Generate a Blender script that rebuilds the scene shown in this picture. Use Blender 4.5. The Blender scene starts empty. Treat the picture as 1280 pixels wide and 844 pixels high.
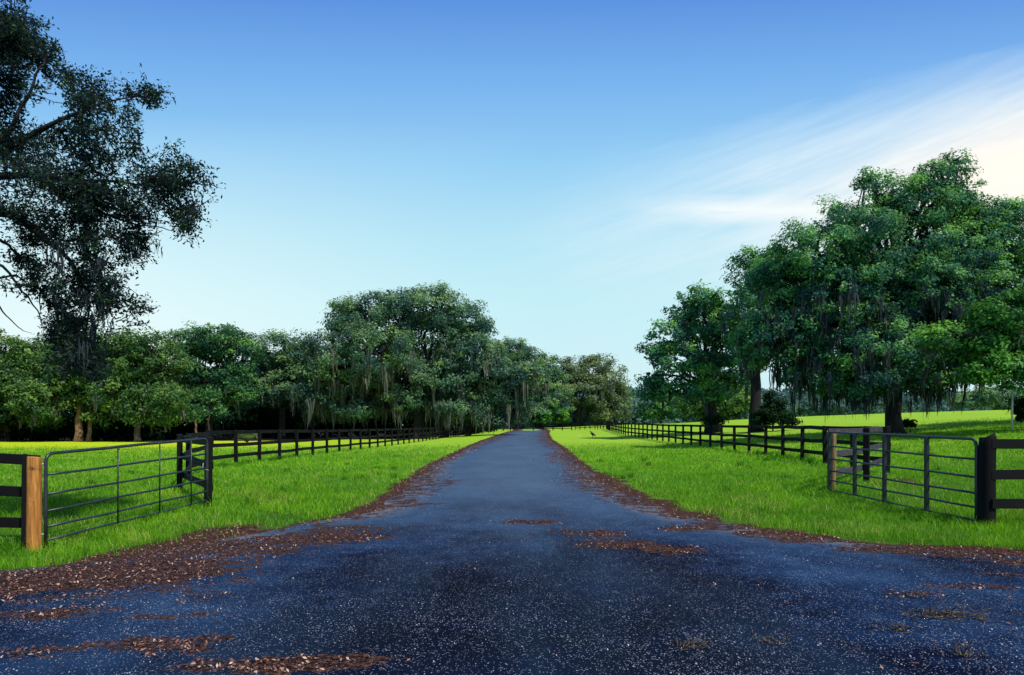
import bpy, bmesh, math
import numpy as np
from mathutils import Vector, Matrix
R = np.random.default_rng(7)
PI = math.pi
F = 853.0; HZ = 535.0; EYE = 1.5
scene = bpy.context.scene
COL = scene.collection

# ------------------------------------------------------------------ terrain
def sm(a, b, t):
    t = np.clip((np.asarray(t, float) - a) / (b - a), 0, 1)
    return t * t * (3 - 2 * t)
def gz(x, y):
    x = np.asarray(x, float); y = np.asarray(y, float)
    z = 0.9 * sm(20, 150, y) * sm(-14, -2, x) + .55 * sm(146, 185, y) * sm(-40, -5, x)
    d = np.maximum(x - 9.5, 0)
    d = np.where(d < 3, d * d / 6.0, d - 1.5)
    z = z + 5.2 * (1 - np.exp(-d * 0.09 / 5.2)) * sm(6, 20, y) * (1 - 0.75 * sm(115, 230, y))
    z = z - 0.24 * np.exp(-((x + 7) / 2.4) ** 2 - ((y - 9) / 2.6) ** 2)
    z = z + 0.1 * sm(10, 15, y) * sm(4, 7, x)
    return z
def gzf(x, y): return float(gz(x, y))
def at(u, v, D):
    return Vector(((u - 640) / F * D, D, EYE + (HZ - v) / F * D))

# road edge (outer limit of asphalt and its litter verge)
YL = [-40, 6.0, 6.9, 7.6, 8.3, 9.2, 10.2, 11.6, 13.5, 17, 28, 50, 64, 100, 150]
XL = [-16, -16, -9.5, -6.4, -4.9, -4.3, -3.6, -2.75, -2.62, -2.8, -3.25, -3.2, -2.9, -1.6, 0.4]
YR = [-40, 6.2, 7.3, 7.9, 8.6, 9.5, 10.7, 12.2, 17, 26, 51, 70, 100, 150]
XR = [16, 16, 9.5, 6.6, 5.0, 3.9, 3.3, 2.95, 2.65, 2.75, 3.6, 3.9, 5.2, 8.2]
def xl(y): return np.interp(y, YL, XL)
def xr(y): return np.interp(y, YR, XR)
def edge_d(x, y):   # signed distance-like value, positive inside the road
    x = np.asarray(x, float); y = np.asarray(y, float)
    m = np.minimum(x - xl(y), xr(y) - x)
    my = np.where(np.abs(x) > 3.5, (7.0 + 0.9 * np.clip((5.5 - np.abs(x)) / 2, 0, 1)) - y, m)
    return np.where((y < 8.6) & (m < 0), np.maximum(m, np.minimum(my, 0.0)), m)

# smooth value noise for placement
_g = np.random.default_rng(3).random((256, 256))
def vnoise(x, y):
    x = np.asarray(x, float); y = np.asarray(y, float)
    xi = np.floor(x).astype(int); yi = np.floor(y).astype(int)
    fx = x - xi; fy = y - yi
    fx = fx * fx * (3 - 2 * fx); fy = fy * fy * (3 - 2 * fy)
    a = _g[xi % 256, yi % 256]; b = _g[(xi + 1) % 256, yi % 256]
    c = _g[xi % 256, (yi + 1) % 256]; d = _g[(xi + 1) % 256, (yi + 1) % 256]
    return (a * (1 - fx) + b * fx) * (1 - fy) + (c * (1 - fx) + d * fx) * fy
def fbm(x, y): return 0.5 * vnoise(x, y) + 0.3 * vnoise(x * 2.1 + 9, y * 2.1 + 4) + 0.2 * vnoise(x * 4.3 + 31, y * 4.3 + 17)

# litter patches measured on the ground: x, y, rx, ry, strength
def patch(u, v, ru, rv, s=1.0):
    D = EYE * F / (v - HZ)
    return ((u - 640) / F * D, D, ru / F * D, max(rv * D * D / (EYE * F), 0.05), s)
PATCHES = [patch(*p) for p in [
    (130, 712, 200, 30, 1.5), (40, 728, 120, 18, 1.4), (5, 710, 110, 14, 1.6), (240, 682, 130, 18, 1.5), (275, 662, 60, 10, 1.3), (400, 672, 100, 11, 1.3), (150, 690, 80, 14, 1.3), (60, 768, 100, 13, 1.1), (190, 774, 80, 8, 1.0), (330, 688, 90, 10, 1.1),
    (210, 808, 62, 12, 1.8), (340, 834, 120, 9, 1.9), (440, 828, 50, 5, 1.6), (20, 818, 60, 8, 1.6), (250, 745, 60, 8, .7), (430, 662, 70, 7, 1.1),
    (835, 688, 40, 7, 1.5), (770, 682, 75, 8, 1.15), (740, 668, 75, 6, 1.1), (660, 655, 50, 4, 1.2), (860, 662, 60, 6, 1.1), (900, 660, 60, 8, 1.2), (800, 628, 50, 9, 1.2), (850, 645, 45, 7, 1.2), (960, 668, 60, 7, 1.3), (745, 600, 40, 12, 1.1),
    (1000, 674, 70, 8, 1.3), (1120, 688, 90, 8, 1.3), (1220, 692, 90, 9, 1.4), (1270, 705, 40, 8, 1.2), (1150, 745, 60, 4, .95), (1215, 735, 70, 5, .95), (1260, 720, 50, 6, 1.),
    (520, 633, 40, 6, .9), (560, 605, 30, 6, .8), (1125, 606, 40, 5, .66), (1000, 640, 60, 5, .5), (100, 650, 50, 5, .5), (130, 628, 50, 4, .62), (330, 640, 50, 5, .5), (830, 610, 40, 4, .5), (910, 640, 60, 6, .62), (1180, 672, 70, 6, .6)]]
def litter(x, y):
    x = np.asarray(x, float); y = np.asarray(y, float)
    v = np.zeros_like(x + y)
    for cx, cy, rx, ry, s in PATCHES:
        q = ((x - cx) / rx) ** 2 + ((y - cy) / ry) ** 2
        v = np.maximum(v, s * np.exp(-q * 0.9))
    e = edge_d(x, y)
    w = np.where(x > 0, .85, .55) + 1.5 * vnoise(x * .3 + 5, y * .22) * sm(9, 14, y) + .9 * sm(30, 90, y)
    verge = np.exp(-(np.clip(e - 0.1, 0, 9) / w) ** 2) * np.where(e > 0, 1, np.exp(-(e / 0.38) ** 2)) * (0.74 + 0.2 * sm(8, 15, y))
    v = np.maximum(v, verge * np.where(y < 8.2, 0.75, 1))
    return v

# ------------------------------------------------------------------ mesh helpers
def mesh_np(name, verts, quads=None, tris=None, attrs=None, smooth=False):
    me = bpy.data.meshes.new(name)
    verts = np.asarray(verts, np.float32)
    nq = 0 if quads is None else len(quads); nt = 0 if tris is None else len(tris)
    me.vertices.add(len(verts)); me.vertices.foreach_set('co', verts.ravel())
    li = []
    if nq: li.append(np.asarray(quads, np.int32).ravel())
    if nt: li.append(np.asarray(tris, np.int32).ravel())
    li = np.concatenate(li)
    me.loops.add(len(li)); me.loops.foreach_set('vertex_index', li)
    me.polygons.add(nq + nt)
    st = np.concatenate([np.arange(nq) * 4, nq * 4 + np.arange(nt) * 3]).astype(np.int32)
    me.polygons.foreach_set('loop_start', st)
    if smooth: me.polygons.foreach_set('use_smooth', np.ones(nq + nt, bool))
    for k, a in (attrs or {}).items():
        at_ = me.attributes.new(k, 'FLOAT', 'POINT'); at_.data.foreach_set('value', np.asarray(a, np.float32))
    me.update(calc_edges=True)
    return me
def link(name, me, mat=None, parent=None):
    o = bpy.data.objects.new(name, me); COL.objects.link(o)
    if mat and me is not None and len(me.materials) == 0: me.materials.append(mat)
    if parent: o.parent = parent
    return o
def tag(o, label=None, cat=None, group=None, kind=None):
    for k, v in (('label', label), ('category', cat), ('group', group), ('kind', kind)):
        if v: o[k] = v
    return o
def empty(name, loc, label, cat, group=None):
    o = bpy.data.objects.new(name, None); COL.objects.link(o); o.location = loc
    o.empty_display_size = 0.3
    return tag(o, label, cat, group)

class TB:   # collects tapered tubes
    def __init__(s): s.v = []; s.q = []; s.n = 0
    def tube(s, pts, rad, seg=8, cap=True, flare=None):
        pts = np.asarray(pts, float); n = len(pts)
        rad = np.broadcast_to(np.asarray(rad, float), (n,)).copy()
        t = np.gradient(pts, axis=0); t /= np.linalg.norm(t, axis=1)[:, None] + 1e-9
        ref = np.array([0, 0, 1.0]) if abs(t[0][2]) < .9 else np.array([1.0, 0, 0])
        a = np.cross(t[0], ref); a /= np.linalg.norm(a)
        ang = np.arange(seg) / seg * 2 * PI
        for i in range(n):
            a = a - t[i] * a.dot(t[i]); a /= np.linalg.norm(a) + 1e-9
            b = np.cross(t[i], a)
            rr = rad[i] * (flare[i] if flare is not None else np.ones(seg))
            s.v.append(pts[i] + np.cos(ang)[:, None] * a * np.reshape(rr, (-1, 1)) + np.sin(ang)[:, None] * b * np.reshape(rr, (-1, 1)))
        k = s.n
        for i in range(n - 1):
            for j in range(seg):
                j2 = (j + 1) % seg
                s.q.append((k + i * seg + j, k + i * seg + j2, k + (i + 1) * seg + j2, k + (i + 1) * seg + j))
        s.n += n * seg
        if cap:
            s.v.append(pts[[0, -1]]); c0 = s.n; s.n += 2
            for j in range(0, seg, 2):
                j1 = (j + 1) % seg; j2 = (j + 2) % seg
                s.q.append((c0, k + j2, k + j1, k + j))
                e = k + (n - 1) * seg
                s.q.append((c0 + 1, e + j, e + j1, e + j2))
    def mesh(s, name, smooth=True): return mesh_np(name, np.concatenate(s.v), quads=s.q, smooth=smooth)

def box_mesh(name, lx, ly, lz, bev=0.006, warp=0.0, cuts=0):
    bm = bmesh.new(); bmesh.ops.create_cube(bm, size=1)
    bmesh.ops.scale(bm, vec=(lx, ly, lz), verts=bm.verts)
    if bev: bmesh.ops.bevel(bm, geom=list(bm.edges), offset=bev, segments=1, affect='EDGES')
    if cuts:
        es = [e for e in bm.edges if abs(e.verts[0].co.x - e.verts[1].co.x) > lx * .5]
        bmesh.ops.subdivide_edges(bm, edges=es, cuts=cuts)
        ph = R.random() * 6; am = R.normal() * warp; am2 = R.normal() * warp
        for v in bm.verts:
            v.co.z += am * math.sin(v.co.x / lx * PI + ph) + am2 * .5 * math.sin(v.co.x / lx * 3 * PI)
            v.co.y += am2 * math.sin(v.co.x / lx * PI * 1.3 + ph)
    me = bpy.data.meshes.new(name); bm.to_mesh(me); bm.free(); return me

# ------------------------------------------------------------------ node helpers
def material(name):
    m = bpy.data.materials.new(name); m.use_nodes = True
    nt = m.node_tree; nt.nodes.clear()
    out = nt.nodes.new('ShaderNodeOutputMaterial')
    return m, nt, out
def N(nt, typ, **kw):
    n = nt.nodes.new(typ)
    for k, v in kw.items():
        if k.startswith('i_'):
            key = k[2:]; key = int(key) if key.isdigit() else key.replace('_', ' ')
            n.inputs[key].default_value = v
        else: setattr(n, k, v)
    return n
def ramp(nt, stops, interp='LINEAR'):
    n = nt.nodes.new('ShaderNodeValToRGB'); cr = n.color_ramp; cr.interpolation = interp
    while len(cr.elements) < len(stops): cr.elements.new(0.5)
    for e, (p, c) in zip(cr.elements, stops):
        e.position = p; e.color = (*c, 1) if len(c) == 3 else c
    return n
def math_(nt, op, a, b=None, clamp=False):
    n = nt.nodes.new('ShaderNodeMath'); n.operation = op; n.use_clamp = clamp
    for i, x in enumerate((a, b)):
        if x is None: continue
        if isinstance(x, (int, float)): n.inputs[i].default_value = x
        else: nt.links.new(x, n.inputs[i])
    return n.outputs[0]
def mix(nt, f, a, b, blend='MIX'):
    n = nt.nodes.new('ShaderNodeMix'); n.data_type = 'RGBA'; n.blend_type = blend
    for i, x in ((0, f), (6, a), (7, b)):
        if isinstance(x, (int, float)): n.inputs[i].default_value = x
        elif isinstance(x, tuple): n.inputs[i].default_value = (*x, 1) if len(x) == 3 else x
        else: nt.links.new(x, n.inputs[i])
    return n.outputs[2]
def noise(nt, vec, scale, detail=4, rough=.55):
    n = nt.nodes.new('ShaderNodeTexNoise'); n.inputs['Scale'].default_value = scale
    n.inputs['Detail'].default_value = detail; n.inputs['Roughness'].default_value = rough
    if vec is not None: nt.links.new(vec, n.inputs['Vector'])
    return n.outputs[0]
def mapr(nt, v, a, b, c=0., d=1.):
    n = nt.nodes.new('ShaderNodeMapRange'); n.inputs[1].default_value = a; n.inputs[2].default_value = b
    n.inputs[3].default_value = c; n.inputs[4].default_value = d
    nt.links.new(v, n.inputs[0]); return n.outputs[0]
def vscale(nt, vec, s):
    n = nt.nodes.new('ShaderNodeMapping'); n.inputs['Scale'].default_value = s; nt.links.new(vec, n.inputs['Vector']); return n.outputs[0]

# ------------------------------------------------------------------ materials
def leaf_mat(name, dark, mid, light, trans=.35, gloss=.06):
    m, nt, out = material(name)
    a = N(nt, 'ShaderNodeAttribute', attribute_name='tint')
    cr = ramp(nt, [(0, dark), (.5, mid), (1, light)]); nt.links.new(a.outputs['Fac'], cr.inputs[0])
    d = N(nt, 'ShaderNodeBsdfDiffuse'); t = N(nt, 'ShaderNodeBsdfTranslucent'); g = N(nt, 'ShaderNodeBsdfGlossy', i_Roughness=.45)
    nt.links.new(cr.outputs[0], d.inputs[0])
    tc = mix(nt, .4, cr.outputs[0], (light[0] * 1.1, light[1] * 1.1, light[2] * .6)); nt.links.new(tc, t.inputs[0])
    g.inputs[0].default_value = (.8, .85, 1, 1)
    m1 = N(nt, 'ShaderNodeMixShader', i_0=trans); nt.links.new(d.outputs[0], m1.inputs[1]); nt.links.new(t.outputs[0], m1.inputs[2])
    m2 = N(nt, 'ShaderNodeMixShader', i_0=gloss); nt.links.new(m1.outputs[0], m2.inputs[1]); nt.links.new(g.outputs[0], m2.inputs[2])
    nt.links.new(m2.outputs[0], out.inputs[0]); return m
def bark_mat(name, c1, c2, c3):
    m, nt, out = material(name)
    tc = N(nt, 'ShaderNodeTexCoord'); v = vscale(nt, tc.outputs['Object'], (1, 1, .22))
    n1 = noise(nt, v, 9, 6, .65); n2 = noise(nt, tc.outputs['Object'], 1.1, 3)
    cr = ramp(nt, [(.3, c1), (.55, c2), (.75, c3)]); nt.links.new(n1, cr.inputs[0])
    c = mix(nt, mapr(nt, n2, .4, .7, 0, .5), cr.outputs[0], c1)
    p = N(nt, 'ShaderNodeBsdfPrincipled', i_Roughness=.9); nt.links.new(c, p.inputs['Base Color'])
    b = N(nt, 'ShaderNodeBump', i_Strength=.8, i_Distance=.05); nt.links.new(n1, b.inputs['Height']); nt.links.new(b.outputs[0], p.inputs['Normal'])
    nt.links.new(p.outputs[0], out.inputs[0]); return m
def board_mat(name, c1, c2, c3, rough=.7, lo=.35, hi=.75):
    m, nt, out = material(name)
    tc = N(nt, 'ShaderNodeTexCoord'); oi = N(nt, 'ShaderNodeObjectInfo')
    ad = N(nt, 'ShaderNodeVectorMath', operation='ADD'); nt.links.new(tc.outputs['Object'], ad.inputs[0])
    cx = N(nt, 'ShaderNodeCombineXYZ'); nt.links.new(math_(nt, 'MULTIPLY', oi.outputs['Random'], 37.), cx.inputs[0]); nt.links.new(math_(nt, 'MULTIPLY', oi.outputs['Random'], 11.), cx.inputs[1])
    nt.links.new(cx.outputs[0], ad.inputs[1])
    v = vscale(nt, ad.outputs[0], (1.2, 14, 14)); n1 = noise(nt, v, 2.5, 6, .65); n2 = noise(nt, ad.outputs[0], 2.2, 4)
    f = math_(nt, 'ADD', math_(nt, 'MULTIPLY', n1, .6), math_(nt, 'MULTIPLY', n2, .4))
    cr = ramp(nt, [(lo, c1), ((lo + hi) / 2, c2), (hi, c3)]); nt.links.new(f, cr.inputs[0])
    p = N(nt, 'ShaderNodeBsdfPrincipled', i_Roughness=rough); nt.links.new(cr.outputs[0], p.inputs['Base Color'])
    p.inputs['Specular IOR Level'].default_value = .18
    b = N(nt, 'ShaderNodeBump', i_Strength=.35, i_Distance=.01); nt.links.new(n1, b.inputs['Height']); nt.links.new(b.outputs[0], p.inputs['Normal'])
    nt.links.new(p.outputs[0], out.inputs[0]); return m

M = {}
M['black'] = board_mat('black_painted_board', (.0022, .0022, .003), (.004, .004, .006), (.035, .036, .048), .8, .4, .82)
M['grey'] = board_mat('weathered_grey_board', (.02, .02, .026), (.055, .055, .07), (.13, .13, .155), .85)
M['faded'] = board_mat('faded_black_board', (.006, .006, .009), (.02, .02, .03), (.07, .075, .10), .8)

def post_mat(name, a, b, c, knots=True):
    m, nt, out = material(name)
    tc = N(nt, 'ShaderNodeTexCoord'); v = vscale(nt, tc.outputs['Object'], (9, 9, .8)); n1 = noise(nt, v, 3, 6, .7); n2 = noise(nt, tc.outputs['Object'], 5, 3)
    cr = ramp(nt, [(.28, a), (.5, b), (.72, c)]); nt.links.new(n1, cr.inputs[0])
    c2 = mix(nt, mapr(nt, n2, .58, .7), cr.outputs[0], (a[0] * .5, a[1] * .45, a[2] * .4))
    p = N(nt, 'ShaderNodeBsdfPrincipled', i_Roughness=.8); nt.links.new(c2, p.inputs['Base Color'])
    b_ = N(nt, 'ShaderNodeBump', i_Strength=.4, i_Distance=.012); nt.links.new(n1, b_.inputs['Height']); nt.links.new(b_.outputs[0], p.inputs['Normal'])
    nt.links.new(p.outputs[0], out.inputs[0]); return m
M['tan'] = post_mat('bare_tan_wood', (.10, .035, .008), (.40, .155, .026), (.62, .31, .075))
M['tan2'] = post_mat('bare_yellow_wood', (.012, .008, .006), (.20, .12, .04), (.42, .29, .12))

def metal_mat(name, c, rough=.35):
    m, nt, out = material(name)
    tc = N(nt, 'ShaderNodeTexCoord'); n1 = noise(nt, tc.outputs['Object'], 6, 4)
    p = N(nt, 'ShaderNodeBsdfPrincipled'); p.inputs['Metallic'].default_value = .25
    nt.links.new(mix(nt, mapr(nt, n1, .4, .75, 0, .8), c, (c[0] * 1.8 + .01, c[1] * 1.6 + .008, c[2] * 1.6 + .008)), p.inputs['Base Color'])
    nt.links.new(mapr(nt, n1, .3, .7, rough, rough + .2), p.inputs['Roughness'])
    nt.links.new(p.outputs[0], out.inputs[0]); return m
M['gate'] = metal_mat('green_black_enamel', (.012, .024, .026), .3)
M['gate_tube'] = metal_mat('worn_enamel_tube', (.022, .034, .042), .3)
M['steel'] = metal_mat('galvanised_steel', (.3, .31, .33), .4)

# foliage colours
M['lf_near'] = leaf_mat('near_oak_leaf', (.005, .012, .026), (.016, .038, .040), (.050, .12, .035), .38, .008)
M['lf_dark'] = leaf_mat('dark_oak_leaf', (.012, .050, .044), (.052, .165, .070), (.17, .37, .08), .36, .008)
M['lf_mid'] = leaf_mat('mid_oak_leaf', (.012, .040, .024), (.058, .145, .044), (.21, .35, .075), .36, .008)
M['lf_blue'] = leaf_mat('hazy_oak_leaf', (.016, .052, .066), (.076, .18, .120), (.24, .39, .13), .36, .008)  # blue distance haze mixed into the leaf colour
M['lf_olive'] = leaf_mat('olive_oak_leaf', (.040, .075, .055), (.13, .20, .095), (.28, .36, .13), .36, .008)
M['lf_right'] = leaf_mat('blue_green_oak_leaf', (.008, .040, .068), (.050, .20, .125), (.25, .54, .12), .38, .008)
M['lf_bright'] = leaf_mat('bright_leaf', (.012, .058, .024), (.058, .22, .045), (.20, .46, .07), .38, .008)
M['lf_far'] = leaf_mat('far_haze_leaf', (.05, .11, .13), (.09, .18, .17), (.15, .26, .19), .3, .0)  # distance haze tinted into the leaf colour
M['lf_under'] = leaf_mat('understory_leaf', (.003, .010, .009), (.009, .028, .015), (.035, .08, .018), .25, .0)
M['moss'] = leaf_mat('spanish_moss', (.04, .055, .05), (.10, .115, .095), (.19, .20, .15), .35, .02)
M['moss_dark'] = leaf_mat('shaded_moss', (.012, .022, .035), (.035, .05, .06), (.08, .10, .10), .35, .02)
M['bark'] = bark_mat('oak_bark', (.012, .010, .010), (.045, .034, .028), (.11, .085, .065))
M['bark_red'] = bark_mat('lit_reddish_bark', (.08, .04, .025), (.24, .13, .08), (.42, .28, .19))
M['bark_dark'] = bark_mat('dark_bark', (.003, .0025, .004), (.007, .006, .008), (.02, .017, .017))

# ------------------------------------------------------------------ tree generator
def rand_dirs(n):
    d = R.normal(size=(n, 3)); return d / np.linalg.norm(d, axis=1)[:, None]
def leaves_mesh(name, P, Nrm, size, tint, aspect=.55):
    """rhombic folded leaves: P centres, Nrm normals, size lengths"""
    n = len(P)
    Nrm = Nrm / (np.linalg.norm(Nrm, axis=1)[:, None] + 1e-9)
    t = np.cross(Nrm, rand_dirs(n)); t /= np.linalg.norm(t, axis=1)[:, None] + 1e-9
    b = np.cross(Nrm, t)
    L = size[:, None] * .5; W = L * aspect
    c = R.uniform(-.15, .15, n)[:, None] * L
    V = np.stack([P - t * L, P + b * W + t * c + Nrm * W * .35, P + t * L, P - b * W + t * c + Nrm * W * .35], 1).reshape(-1, 3)
    q = np.arange(n * 4).reshape(n, 4)
    return mesh_np(name, V, quads=q, attrs={'tint': np.repeat(tint, 4)})

def curve_pts(a, b, sag, n=7, jit=.0):
    a = np.asarray(a, float); b = np.asarray(b, float)
    t = np.linspace(0, 1, n)[:, None]
    p = a * (1 - t) + b * t
    p[:, 2] += (np.sin(t[:, 0] * PI) * sag)
    L = np.linalg.norm(b - a)
    j = R.normal(size=(n, 3)) * jit * L; j[0] = 0; j[-1] = 0
    return p + j

def strands(name, roots, lens, width, mat, parent, clump=6, spread=.25):
    n = len(roots) * clump
    o_ = R.normal(size=(n, 3)) * np.array([spread, spread, spread * .5])
    r = np.repeat(roots, clump, 0) + o_
    q_ = np.exp(-((o_[:, 0] ** 2 + o_[:, 1] ** 2) / (spread * spread * 2.0)))
    L = np.repeat(lens, clump) * (.25 + .85 * q_ * R.uniform(.6, 1.15, n))
    ang = R.uniform(0, PI, n); dx = np.stack([np.cos(ang), np.sin(ang), np.zeros(n)], 1)
    w = width * R.uniform(.5, 2.2, n)
    seg = 6; V = []; sway = np.zeros((n, 3)); cen = np.repeat(roots, clump, 0)
    wf = np.array([.6, 1.0, 1.1, .9, .6, .35, .05])
    for k in range(seg + 1):
        f = k / seg
        if k: sway = sway + R.normal(size=(n, 3)) * np.array([.018, .018, .0]) * (L + .3)[:, None]
        c = r + np.array([0, 0, -1.]) * (L * f)[:, None] + sway; c[:, :2] += (cen - r)[:, :2] * f * .55
        ww = (w * wf[k] * R.uniform(.55, 1.3, n) * .5)[:, None]
        V.append(c - dx * ww); V.append(c + dx * ww)
    V = np.stack(V, 1).reshape(-1, 3); m = 2 * (seg + 1)
    base = (np.arange(n) * m)[:, None]
    q = np.concatenate([base + np.array([2 * k, 2 * k + 1, 2 * k + 3, 2 * k + 2]) for k in range(seg)], 0)
    me = mesh_np(name, V, quads=q, attrs={'tint': np.repeat(R.random(n), m)})
    return link('moss', me, mat, parent)

def tree(name, label, D, base, lobes, leafmat, leaf=.2, clump_r=.9, per=70, dens=1.0, trunk_w=.7, fork=.3, moss=0, mosslen=1.6, mossw=.13,
         mossmat='moss', bark='bark', group=None, cat='tree', lean=0, flat=.7, trunks=None, outer=.55, zmin=None, depth_k=.9, mossz=.75, twigs=5, holes=None):
    """lobes: (u, v, ru, rv, dd) in picture units at distance D + dd"""
    bx = (base - 640) / F * D; bz = gzf(bx, D)
    root = empty(name, (bx, D, bz), label, cat, group)
    O = np.array([bx, D, bz])
    LB = []
    for l in lobes:
        u, v, ru, rv = l[:4]; dd = l[4] if len(l) > 4 else R.normal() * ru / F * D * .35
        d2 = D + dd
        c = np.array([(u - 640) / F * d2, d2, EYE + (HZ - v) / F * d2]) - O
        rx = ru / F * d2; rz = rv / F * d2; ry = rx * depth_k if ru > rv else rz * depth_k
        LB.append((c, np.array([rx, ry, rz])))
    # clumps
    CP, CD, CR = [], [], []
    for c, r in LB:
        area = (r[0] * r[2] + r[0] * r[1] + r[1] * r[2]) / 3 * 4 * PI
        n = max(4, int(area / (clump_r ** 2 * 2.1) * dens))
        d = rand_dirs(n); 
        f = R.uniform(outer ** 3, 1, n) ** (1 / 3.) * R.uniform(.80, 1.24, n)
        CP.append(c + d * r * f[:, None]); CD.append(d); CR.append(clump_r * R.uniform(.45, 1.45, n))
    CP = np.concatenate(CP); CD = np.concatenate(CD); CR = np.concatenate(CR)
    if zmin is not None:
        k = CP[:, 2] > zmin; CP, CD, CR = CP[k], CD[k], CR[k]
    if holes:
        keep = np.ones(len(CP), bool)
        W = CP + O
        uu = W[:, 0] / W[:, 1] * F + 640; vv = HZ - (W[:, 2] - EYE) / W[:, 1] * F
        for hu, hv, hr in holes: keep &= ((uu - hu) ** 2 + (vv - hv) ** 2) > hr * hr
        CP, CD, CR = CP[keep], CD[keep], CR[keep]
    n = len(CP)
    cnt = np.maximum(3, (1.45 * per * (CR / clump_r) ** 2 * R.uniform(.6, 1.3, n)).astype(int))
    idx = np.repeat(np.arange(n), cnt); m = len(idx)
    off = R.normal(size=(m, 3)) * .52; off /= np.maximum(1, np.linalg.norm(off, axis=1) / 1.05)[:, None]; off = off * np.array([1, 1, flat]); ax_ = rand_dirs(n) * np.array([1, 1, .45]); off = off * .82 + ax_[idx] * (R.uniform(-1, 1, m) * R.uniform(.2, 1.15, n)[idx])[:, None]
    P = CP[idx] + off * CR[idx][:, None]
    nr = off * .45 + CD[idx] * .6 + rand_dirs(m) * .65 + np.array([0, 0, .45])
    ct = np.clip(R.normal(.45, .28, n) + .18 * CD[:, 2], 0, 1)  # lit and dark clumps put into the tint, lighter towards the top
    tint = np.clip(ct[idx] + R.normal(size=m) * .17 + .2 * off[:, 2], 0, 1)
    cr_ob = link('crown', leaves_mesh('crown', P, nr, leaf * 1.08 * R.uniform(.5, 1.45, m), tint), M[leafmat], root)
    # wood
    tb = TB()
    top = np.min([c[2] for c, r in LB]); H = max(c[2] + r[2] for c, r in LB)
    cen = np.mean([c for c, r in LB], 0)
    tr = trunks or [(0, 0, 1.0)]
    forks = []
    for tx, ty, ts in tr:
        fz = H * fork
        a = np.array([tx, ty, -.15]); b = np.array([tx * 1.3 + cen[0] * .15 + lean, ty + cen[1] * .15, fz])
        p = curve_pts(a, b, 0, 8, .012)
        rw = trunk_w * .5 * ts * np.array([1.55, 1.12, 1, .95, .92, .9, .92, .9])
        fl = [1 + (.22 if i < 1 else .08) * np.sin(np.arange(12) / 12 * 2 * PI * 3 + 1 + i * .1) for i in range(8)]
        tb.tube(p, rw, 12, flare=fl)
        forks.append((p[-1], p[5], trunk_w * .5 * ts * .8))
    for c, r in LB:
        j = int(np.argmin([np.linalg.norm((f[0] - c)[:2]) for f in forks])); f0, f1, fr = forks[j]
        s = f0 if c[2] > f0[2] else f1
        L = np.linalg.norm(c - s)
        p = curve_pts(s, c, L * .12 if c[2] < f0[2] + 3 else 0, 8, .03)
        r0 = min(fr * .85, .05 + L * .028)
        tb.tube(p, np.linspace(r0, r0 * .25, 8) * .85, 7)
        k = np.where(np.linalg.norm((CP - c) / r, axis=1) < 1.15)[0]
        if len(k):
            for i in R.choice(k, min(twigs, len(k)), replace=False):
                s2 = p[R.integers(3, 8)]
                q = curve_pts(s2, CP[i], np.linalg.norm(CP[i] - s2) * .06, 5, .05)
                tb.tube(q, np.linspace(r0 * .4, r0 * .08, 5), 5)
    link('trunk', tb.mesh('trunk'), M[bark], root)
    if moss:
        lo = np.where((CD[:, 2] < .35) & (CP[:, 2] < H * mossz))[0]
        if len(lo) == 0: lo = np.arange(n)
        i = R.choice(lo, moss)
        roots = CP[i] + R.normal(size=(moss, 3)) * CR[i][:, None] * .5
        ln = mosslen * R.uniform(.4, 1.25, moss)
        ln = np.minimum(ln, np.maximum(roots[:, 2] - .9, .3))
        strands('moss', roots, ln, mossw, M[mossmat], root, clump=11, spread=mosslen * .085)
    return root

# ------------------------------------------------------------------ ground
def axis(lo, hi, step, fine_lo, fine_hi, grow=1.16):
    a = list(np.arange(fine_lo, fine_hi + 1e-6, step))
    s = step; x = a[-1]
    while x < hi: s *= grow; x += s; a.append(x)
    s = step; x = a[0]; b = []
    while x > lo: s *= grow; x -= s; b.append(x)
    return np.array(b[::-1] + a)
gx = axis(-1500, 1500, .25, -15, 16); gy = axis(-200, 2600, .25, 2, 36, 1.035)
X, Y = np.meshgrid(gx, gy, indexing='ij')
Z = gz(X, Y)
Z = Z + np.where(edge_d(X, Y) < -.3, 0.05 * (fbm(X * .35, Y * .35) - .5), 0)
nx, ny = X.shape
ii = np.arange(nx * ny).reshape(nx, ny)
quads = np.stack([ii[:-1, :-1], ii[1:, :-1], ii[1:, 1:], ii[:-1, 1:]], -1).reshape(-1, 4)
soil_shade = np.clip(litter(X, Y), 0, 1.2)
floor_shade = np.where(X < -6, sm(0, 4, Y - np.interp(X, [-80, -30, -14, -8], [76, 77, 98, 128]) + 3 * (fbm(X * .2, Y * .2) - .5)), 0)  # wood floor litter, with the tree line's shade painted in
soil_shade = np.maximum(soil_shade, floor_shade * 1.6)
inroad = (edge_d(X, Y) > .45) & (Y < 150)
Zg = np.where(inroad, Z - .05, Z)
me = mesh_np('grass_ground', np.stack([X, Y, Zg], -1).reshape(-1, 3), quads=quads, attrs={'soil_shade': np.clip(soil_shade, 0, 1.6).ravel()}, smooth=True)
m, nt, out = material('pasture_turf')
geo = N(nt, 'ShaderNodeNewGeometry'); pos = geo.outputs['Position']
n_big = noise(nt, pos, .09, 4); n_mid = noise(nt, pos, .9, 5, .6); n_fine = noise(nt, pos, 14, 5, .7)
g1 = ramp(nt, [(.28, (.03, .12, .008)), (.5, (.09, .27, .012)), (.72, (.17, .40, .018))]); nt.links.new(n_fine, g1.inputs[0])
g2 = mix(nt, mapr(nt, n_big, .42, .62, 0, .6), g1.outputs[0], (.25, .50, .016))
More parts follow.
